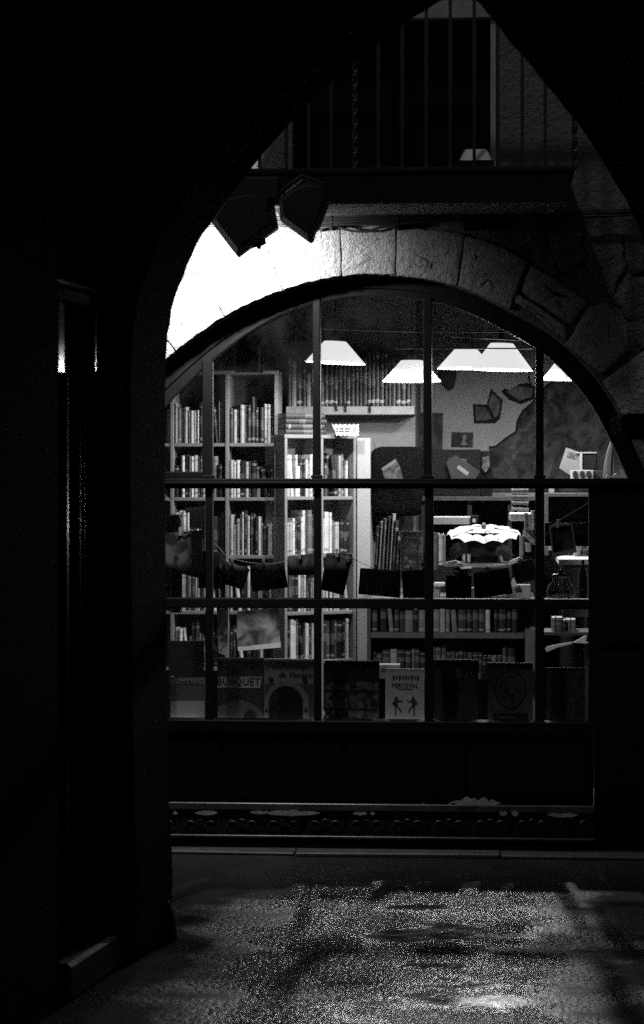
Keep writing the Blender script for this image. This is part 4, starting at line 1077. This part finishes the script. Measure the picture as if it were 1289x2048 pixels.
# ------------------------------------------------------------------ picture books standing on the ledge
YD = .30
def front(x0, y0, x1, v, label, y1=1444, m=None, th=.018): return cover_book(x0, y0, x1, y1, YD, th, m or grey(v, .5), label)
Yp, Yt = YD - .0016, YD - .0034
b = front(340, 1355, 410, .22, 'picture book with pale lower half, leftmost on ledge')
plate('cover_band', [(342, 1402), (409, 1402), (409, 1442), (342, 1442)], Yp, .0012, grey(.82), b)
plate('cover_band', [(342, 1357), (409, 1357), (409, 1368), (342, 1368)], Yp, .0012, grey(.55), b)
text('CHARLOT', 351, 1361, 407, 1368, Yt, M_INK, b)
b = front(435, 1316, 528, .07, 'dark picture book with pale title strip and grey hill')
plate('title_strip', [(435, 1354), (524, 1353), (521, 1376), (435, 1375)], Yp, .0012, grey(.8), b)
text('BUSQUET', 426 + 9, 1356, 521, 1373, Yt, M_INK, b)
hill = [(436, 1412), (450, 1408), (465, 1402), (480, 1400), (497, 1404), (512, 1412), (522, 1422), (528, 1432), (528, 1442), (436, 1442)]
plate('cover_picture', hill, Yp, .0012, grey(.24), b)
plate('cover_picture', [(501 + 14 * math.cos(k * .3), 1442 - max(0, 22 * math.sin(k * .3))) for k in range(0, 11)], Yp - .0016, .0012, grey(.05), b)
obj('cover_outline', MB().tube([P(501 + 15 * math.cos(k * .3), 1440 - 22 * math.sin(k * .3), Yp - .002) for k in range(0, 11)], .0012, 4), grey(.25), b)
b = front(529, 1318, 628, .42, 'grey picture book with dark arched doorway on cover')
text('El Príncep', 545, 1326, 615, 1341, Yt, M_INK, b, .25)
text('de Venècia', 558, 1343, 626, 1355, Yt, M_INK, b, .25)
plate('cover_picture', [(530, 1367), (627, 1367), (627, 1442), (530, 1442)], Yp, .0012, grey(.12), b)
arc = lambda cx, cy, rx, ry: [(cx - rx, 1442)] + [(cx - rx * math.cos(k * math.pi / 16), cy - ry * math.sin(k * math.pi / 16)) for k in range(17)] + [(cx + rx, 1442)]
plate('cover_picture', arc(574, 1405, 44, 42), Yp - .0016, .0012, grey(.34), b)
plate('cover_picture', arc(572, 1405, 34, 33), Yp - .0032, .0012, grey(.02), b)
for (cx, cy, r0) in ((542, 1359, 5), (610, 1359, 5), (533, 1421, 3), (612, 1421, 3.5)):
    plate('cover_dot', [(cx + r0 * math.cos(k * .5236), cy + r0 * math.sin(k * .5236)) for k in range(12)], Yp - .0045, .0012, M_INK, b)
b = front(650, 1322, 759, .03, 'wide dark picture book of small picture strips')
text('HISTÒRIA', 663, 1330, 745, 1339, Yt, grey(.05), b); text('UNIVERSAL', 663, 1346, 745, 1355, Yt, grey(.05), b)
k = 0
for (x0, y0, x1, y1) in ((652, 1364, 710, 1381), (713, 1364, 758, 1381), (652, 1385, 696, 1416), (699, 1385, 758, 1418), (652, 1420, 694, 1442), (697, 1421, 758, 1442)):
    k += 1; plate('cover_picture', [(x0, y0), (x1, y0), (x1, y1), (x0, y1)], Yp, .0012, picture('strip%d' % k, .03, .22, 22, k * 3.3), b)
b = front(771, 1338, 849, .85, 'pale picture book of two running figures on ledge')
text('PERCEVAL', 784, 1366, 837, 1375, Yt, grey(.06), b)
plate('cover_rule', [(796, 1378), (826, 1378), (826, 1379.5), (796, 1379.5)], Yp, .0012, grey(.2), b)
for k in range(9): plate('title_ornament', [(785 + k * 6, 1352 + (k % 3)), (789 + k * 6, 1349 + (k % 2) * 3), (790.5 + k * 6, 1358), (787 + k * 6, 1362 - (k % 2) * 3)], Yp, .0012, grey(.10), b)
for k, (sx, mir) in enumerate(((793, 1), (827, -1))):
    f = lambda pts: [(sx + mir * x_ * .72, 1394 + y_ * .95) for x_, y_ in pts]
    for q in ([(-4, 3), (0, -2), (4, 2), (5, 12), (3, 20), (-5, 20), (-7, 12)], [(-5, 19), (1, 19), (0, 30), (-1, 40), (-4, 40), (-3, 30)], [(0, 18), (4, 18), (12, 26), (15, 33), (12, 34), (8, 27)], [(4, 6), (13, 9), (17, 5), (18, 7), (13, 12), (4, 10)], [(-6, 8), (-12, 14), (-10, 18), (-5, 14)]):
        plate('figure', f(q), Yp - .0002 * k, .0012, grey(.09), b)
b = front(866, 1320, 957, .06, 'dark picture book with pale curl on cover')
plate('cover_curl', [(908, 1338), (917, 1336), (920, 1342), (917, 1354), (913, 1355), (915, 1344), (909, 1342)], Yp, .0012, grey(.25), b)
plate('cover_picture', [(893, 1362), (905, 1350), (916, 1358), (922, 1380), (914, 1410), (905, 1440), (890, 1440), (897, 1400)], Yp - .0002, .0010, picture('wraith', .02, .06, 20, 4), b)
b = front(976, 1326, 1066, .11, 'grey picture book with oval ornamental frame on cover')
obj('cover_oval', MB().tube([P(1021 + 30 * math.cos(k * 2 * math.pi / 40), 1378 + 38 * math.sin(k * 2 * math.pi / 40), Yp) for k in range(41)], .004, 5), grey(.02), b)
obj('cover_frame', MB().tube([P(x_, y_, Yp) for x_, y_ in ((983, 1334), (1060, 1334), (1060, 1420), (983, 1420), (983, 1334))], .002, 4), grey(.12), b)
plate('cover_picture', [(1021 + 24 * math.cos(k * .4), 1380 + 30 * math.sin(k * .4)) for k in range(16)], Yp - .001, .0012, picture('oval print', .03, .09, 18, 2), b)
plate('title_plate', [(987, 1426), (1056, 1426), (1056, 1441), (987, 1441)], Yp, .0012, grey(.02), b)
plate('title_rule', [(998, 1434), (1030, 1434), (1030, 1436), (998, 1436)], Yp - .0016, .0012, grey(.14), b)
b = front(1092, 1336, 1170, .028, 'dark picture book with coffin-shaped outline, rightmost on ledge', m=picture('brickish', .03, .08, 40, 3))
obj('cover_outline', MB().tube([P(x_, y_, Yp) for x_, y_ in ((1113, 1440), (1101, 1380), (1115, 1350), (1145, 1349), (1160, 1376), (1146, 1424), (1142, 1440))], .0022, 5), grey(.12), b)
for k in range(7): plate('title_letter', [(1099 + k * 9.5, 1340), (1105 + k * 9.5, 1340), (1105 + k * 9.5, 1346), (1099 + k * 9.5, 1346)], Yp, .0012, picture('worn letter', .04, .12, 60, 2), b)
tag(obj('dark_folder', pbox(338, 1282, 408, 1352, .45, .01), M_BLACK, bevel=.001), 'black folder standing behind the leftmost picture book', 'folder')
tag(obj('paper_stack', pbox(758, 1330, 800, 1337, .36, .1), grey(.2), bevel=.001), 'thin papers lying behind the pale running-figures book', 'papers')

# ================================================================== BALCONY BOX, CABLES, FLOODLIGHTS
vb = thing('vent_box', P(950, 335, -.3), 'white slatted plastic box standing on the balcony', 'vent box')
q = [P(918, 323, -.30), P(985, 323, -.30), P(975, 298, -.22), P(930, 298, -.22)]
obj('case', MB().prism(q, [v + Vector((0, .16, 0)) for v in q]), M_WHITEBOX, vb, bevel=.006)
obj('dark_base', MB().box(PX(916, -.3), PX(988, -.3), -.30, -.06, slab_top + .013, PZ(323.5, -.3)), M_BLACK, vb)
for k in range(5):
    y_ = 302 + k * 4.4; f = (y_ - 298) / 25; Yk = -.22 - .08 * f - .003
    plate('slat', [(955, y_), (974 + 8 * f, y_), (974.5 + 8 * f, y_ + 1.6), (955, y_ + 1.6)], Yk, .004, grey(.2), vb)
    plate('slat', [(928 - 10 * f, y_), (936 - 10 * f, y_), (935.5 - 10 * f, y_ + 1.6), (927.5 - 10 * f, y_ + 1.6)], Yk, .004, grey(.2), vb)
cb = thing('cable_bundle', P(900, 445, -.06), 'sagging bundle of black cables under the balcony', 'cables')
r_ = random.Random(12)
for k in range(9):
    y0, y1 = 432 + k * 2.4, 418 + k * 1.3 + r_.uniform(-2, 2); pts = []
    for j in range(30):
        t = j / 29; px = 300 + t * 1150
        sag = 3.5 * math.sin(t * math.pi * (5 + k % 3)) * (k % 4) / 3
        py = y0 + (y1 - y0) * max(0, (px - 640) / 640) + sag
        pts.append(P(px, py, -.07 - .006 * (k % 3)))
    obj('cable', MB().tube(pts, .0045 + .0015 * (k % 2), 6), M_CABLE, cb, smooth=True)
obj('cable', MB().tube([P(x_, y_, -.06) for x_, y_ in catmull([(560, 452, 0)[:2], (660, 452), (700, 461), (735, 463), (760, 455), (800, 450)], 4)], .006, 6), M_CABLE, cb, smooth=True)
for px in (662, 795, 930, 1080): obj('cable_clip', pbox(px - 2, 428, px + 2, 458, -.088, .085), M_IRON, cb)
tag(plate('wall_bolt', [(639, 456), (645, 456), (645, 462), (639, 462)], -.05, .05, M_IRON), 'small black bolt in bright stone beside floodlights', 'bolt')

def floodlight(sil, Y, th, label, visor, aim=None, power=0):
    """head with a rectangular body seen from behind: silhouette in photograph columns, finned back, yoke, lens"""
    c = P(sum(p[0] for p in sil) / len(sil), sum(p[1] for p in sil) / len(sil), Y)
    t = thing('floodlight', c, label, 'floodlight', 'floodlights under the balcony')
    f = [P(x_, y_, Y) for x_, y_ in sil]; cc_ = sum(f, Vector()) / len(f)
    back = [cc_.lerp(v, .8) + Vector((0, -th, 0)) for v in f]
    obj('housing', MB().loft([back, [v + Vector((0, -th * .4, 0)) for v in f], f, [v + Vector((0, .012, 0)) for v in f]]), M_LAMPBLACK, t, bevel=.004)
    obj('lens', MB().prism([cc_.lerp(v, .88) + Vector((0, .013, 0)) for v in f], [cc_.lerp(v, .88) + Vector((0, .016, 0)) for v in f]), mat('lens glow', .8, .2, .02, emit=8) if power else mat('lens dark', .05, .1), t)
    for v in visor: plate('visor', v, Y - .02, .03, M_LAMPBLACK, t, bevel=.002)
    return t, cc_
YL = -.46
fl, c1 = floodlight([(423, 444), (478, 516), (558, 458), (548, 400), (508, 384), (452, 398)], YL, .10, 'lit square black floodlight aimed at the arch wall, left of two', [[(505, 496), (512, 493), (516, 498), (521, 497), (522, 492), (532, 486), (530, 474), (540, 466), (528, 462), (498, 480)]], power=1)
fl2, c2 = floodlight([(563, 444), (622, 487), (628, 484), (632, 466), (640, 458), (655, 420), (663, 395), (650, 372), (625, 365), (592, 376), (560, 400)], -.80, .12, 'rounded black floodlight hanging right of the square one', [])
obj('leak_cover', pbox(426, 352, 560, 402, -.53, .10), M_LAMPBLACK, fl, bevel=.01)  # added black box covering the lit wall above the lamp head
obj('yoke', MB().tube([P(470, 440, -.5), P(455, 380, -.5), P(500, 360, -.5), P(548, 372, -.5), P(540, 430, -.5)], .010, 8), M_LAMPBLACK, fl)
obj('arm', MB().tube([P(500, 360, -.5), Vector((P(500, 360, -.5).x, -.3, slab_bot - .004))], .012, 8), M_LAMPBLACK, fl)
obj('yoke', MB().tube([P(575, 420, -.8), P(566, 380, -.82), P(605, 352, -.82), P(650, 368, -.82), P(648, 410, -.8)], .010, 8), M_LAMPBLACK, fl2)
obj('arm', MB().tube([P(605, 352, -.82), Vector((P(560, 380, -.52).x, -.52, slab_bot + .03))], .012, 8), M_LAMPBLACK, fl2)
obj('lamp_cable', MB().tube([P(x_, y_, -.5) for x_, y_ in ((440, 408), (425, 425), (405, 445), (390, 470))], .006, 6), M_CABLE, fl)
li = bpy.data.lights.new('flood', 'SPOT'); li.energy = 195; li.spot_size = R(172); li.spot_blend = 1.0; li.shadow_soft_size = .03
lo = bpy.data.objects.new('flood', li); COL.objects.link(lo)
lo.location = P(455, 475, YL + .03)
aim = P(432, 615, 0) - lo.location
lo.rotation_euler = aim.to_track_quat('-Z', 'Y').to_euler(); adopt(lo, fl)

# ================================================================== NEAR PASSAGE (camera side)
PHI = R(12); DEP0 = 8.15; A0 = (331 - CXP) / F * DEP0
def plane_sz(px, py):
    k = (px - CXP) / F
    s = (k * DEP0 - A0) / (math.cos(PHI) + k * math.sin(PHI)); dep = DEP0 - s * math.sin(PHI)
    return s, 1.6 + (HZ - py) / F * dep
def L3(s, q, z):                         # s across the passage (right), q back towards the camera, z up
    return W(A0 + s * math.cos(PHI) - q * math.sin(PHI), DEP0 - s * math.sin(PHI) - q * math.cos(PHI), z)
SIL = catmull([(346, 1900), (343, 1700), (336, 1500), (332, 1200), (330, 850), (332, 720), (345, 620), (375, 530), (420, 447), (500, 342), (620, 205), (760, 85), (870, 8), (925, -16), (962, 10), (1012, 72), (1080, 152), (1150, 240), (1225, 355), (1275, 450), (1308, 560), (1330, 700), (1338, 850), (1340, 1200), (1340, 1950)], 4)
sz = [plane_sz(*p) for p in SIL]
r_ = random.Random(4)
sz = [(s + r_.uniform(-.003, .003), z + r_.uniform(-.003, .003)) for s, z in sz]
sz[0] = (sz[0][0], 0.0); sz[-1] = (sz[-1][0], 0.0)
nb = thing('passage_building', L3(0, 0, 0), 'dark near building with pointed archway framing the view', 'building')
SM = plane_sz(925, 0)[0]
far = [L3(s, 0, z) for s, z in sz]
def near_pt(s, z):
    k = max(0, min(1, (s - SM + .35) / .5))
    return s + .26 * k, z + (.16 if z > 1.9 else 0) * k
nearp = [L3(*(lambda a: (a[0], .42, a[1]))(near_pt(s, z))) for s, z in sz]
mb = MB(); n = len(far)
mb.add(far + nearp, [(i, i + 1, n + i + 1, n + i) for i in range(n - 1)])
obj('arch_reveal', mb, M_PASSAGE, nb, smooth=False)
obj('lane_face', MB().add(far + [L3(6, 0, 0), L3(6, 0, 3.5), L3(-5, 0, 3.5), L3(-5, 0, 0)], [tuple(range(n + 4))]), mat('near facade plaster', .22, .9, .3, 4, .6, 40, .02), nb)  # unseen lane side, its top kept low so outside light reaches the shop
nn = [near_pt(s, z) for s, z in sz]
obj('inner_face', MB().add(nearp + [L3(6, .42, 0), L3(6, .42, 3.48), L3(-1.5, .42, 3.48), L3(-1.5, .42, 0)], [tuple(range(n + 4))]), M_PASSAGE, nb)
# left passage wall with a door recess
def q_of(px):
    k = (px - CXP) / F
    return (A0 - k * DEP0) / (math.sin(PHI) - k * math.cos(PHI))
def qbox(s0, s1, q0, q1, z0, z1):
    r0 = [L3(s0, q0, z0), L3(s1, q0, z0), L3(s1, q1, z0), L3(s0, q1, z0)]
    return MB().prism(r0, [Vector((v.x, v.y, z1)) for v in r0])
qa, qb = q_of(247), q_of(124)
SW = -.012
dtop = 1.6 + (HZ - 405) / F * (DEP0 - (qa + qb) / 2)
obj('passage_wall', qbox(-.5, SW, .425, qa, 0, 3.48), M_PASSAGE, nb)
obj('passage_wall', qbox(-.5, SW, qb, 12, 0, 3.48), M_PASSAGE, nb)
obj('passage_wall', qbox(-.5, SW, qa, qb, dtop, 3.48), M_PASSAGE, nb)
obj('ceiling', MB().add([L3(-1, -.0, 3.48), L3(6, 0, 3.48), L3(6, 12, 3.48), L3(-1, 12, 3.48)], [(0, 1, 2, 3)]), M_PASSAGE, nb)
e0, e1 = L3(*near_pt(*sz[-1])[:1], .42, 0), W(1.75, -2.5, 0)
obj('passage_wall_right', MB().prism([e0, e1, e1 + RIGHT * .4, e0 + RIGHT * .4], [v + Vector((0, 0, 3.48)) for v in (e0, e1, e1 + RIGHT * .4, e0 + RIGHT * .4)]), M_PASSAGE, nb)
obj('end_blocker', MB().box(-5, 4, -13.2, -13, 0, 3.48), M_PASSAGE, nb)  # unseen wall added to keep ambient light out of the passage
# impost block on the right springing, nearer the camera
sp0, sp1 = (1222 - CXP) / F, (1420 - CXP) / F
dd = 7.2
zi0, zi1 = 1.6 + (HZ - 880) / F * dd, 1.6 + (HZ - 832) / F * dd
prof = [(sp0 * dd + .02, zi0), (sp0 * dd, zi0 + .02), (sp0 * dd - .005, zi1 - .015), (sp0 * dd + .012, zi1), (sp1 * dd, zi1), (sp1 * dd, zi0)]
obj('impost', MB().prism([W(a, dd, z) for a, z in prof], [W(a, dd - .3, z) for a, z in prof]), M_PASSAGE, nb)
# guard stone at the foot of the left pier
gs = L3(.02, .05, 0)
obj('guard_stone', MB().lathe(gs, [(.036, 0), (.032, .05), (.022, .10), (.012, .13), (.003, .14)], 14), M_STEP, nb, smooth=True)
# doorway in the passage: step, frame, half-round posts, leaf, fanlight
dr = thing('passage_door', L3(-.1, (qa + qb) / 2, 0), 'glossy dark wooden door recessed in left passage wall', 'door')
zpos = lambda py, q: 1.6 + (HZ - py) / F * (DEP0 - q * math.cos(PHI))
ztr = zpos(612, qa)
obj('door_leaf', qbox(-.19, -.15, qa + .03, qb - .03, .13, ztr - .06), M_VARNISH, dr)
obj('fanlight', qbox(-.19, -.16, qa + .03, qb - .03, ztr + .07, dtop - .04), mat('fanlight glass', .02, .25, .2), dr)
obj('transom_rail', qbox(-.16, -.06, qa + .002, qb - .002, ztr - .02, ztr + .03), M_VARNISH, dr, bevel=.008)
obj('transom_cornice', qbox(-.16, -.035, qa + .002, qb - .002, ztr + .03, ztr + .045), mat('pale cornice edge', .12, .5), dr, bevel=.004)
obj('head_moulding', qbox(-.16, -.06, qa + .002, qb - .002, dtop - .05, dtop - .004), mat('head moulding wood', .08, .5), dr, bevel=.01)
for px, rad in ((131, .022), (167, .03), (199, .018), (212, .010)):
    q = q_of(px); b0 = L3(-.08, q, .13)
    obj('post', MB().lathe(b0, [(rad, 0), (rad, ztr - .06 - .13)], 20), mat('satin dark wood', .010, .35, .4, 25, stretch=(1, 1, .12), spec=.3), dr, smooth=True)
for (px0, ln, nm) in ((126, .075, 'glint_strip'), (199, .009, 'glint_strip')):  # added strips, turned and cut short to mirror a pendant lamp as glints
    q0 = q_of(px0) - .0; p0 = L3(-.012, q0, 0); rel = p0 - CAM
    a0_, d0_ = rel.dot(RIGHT), rel.dot(FWD)
    zs = zpos(742, q0)
    ring = [W(a0_, d0_, .13), W(a0_ + ln * .1, d0_ + ln * .995, .13), W(a0_ + ln * .1 - .03, d0_ + ln * .995, .13), W(a0_ - .03, d0_, .13)]
    ring = [Vector((v.x, v.y, zs)) for v in ring]
    obj(nm, MB().prism(ring, [Vector((v.x, v.y, ztr - .03)) for v in ring]), M_VARNISH, dr)
for k in range(3):
    obj('door_panel', qbox(-.152, -.142, qa + .12, qb - .12, .25 + k * .55, .70 + k * .55), M_VARNISH, dr, bevel=.006)
stp = thing('door_step', L3(-.1, (qa + qb) / 2, 0), 'worn stone step under the passage door', 'step')
obj('step_block', qbox(-.20, .0, q_of(308), q_of(140), 0, .12), M_STEP, stp, bevel=.012)
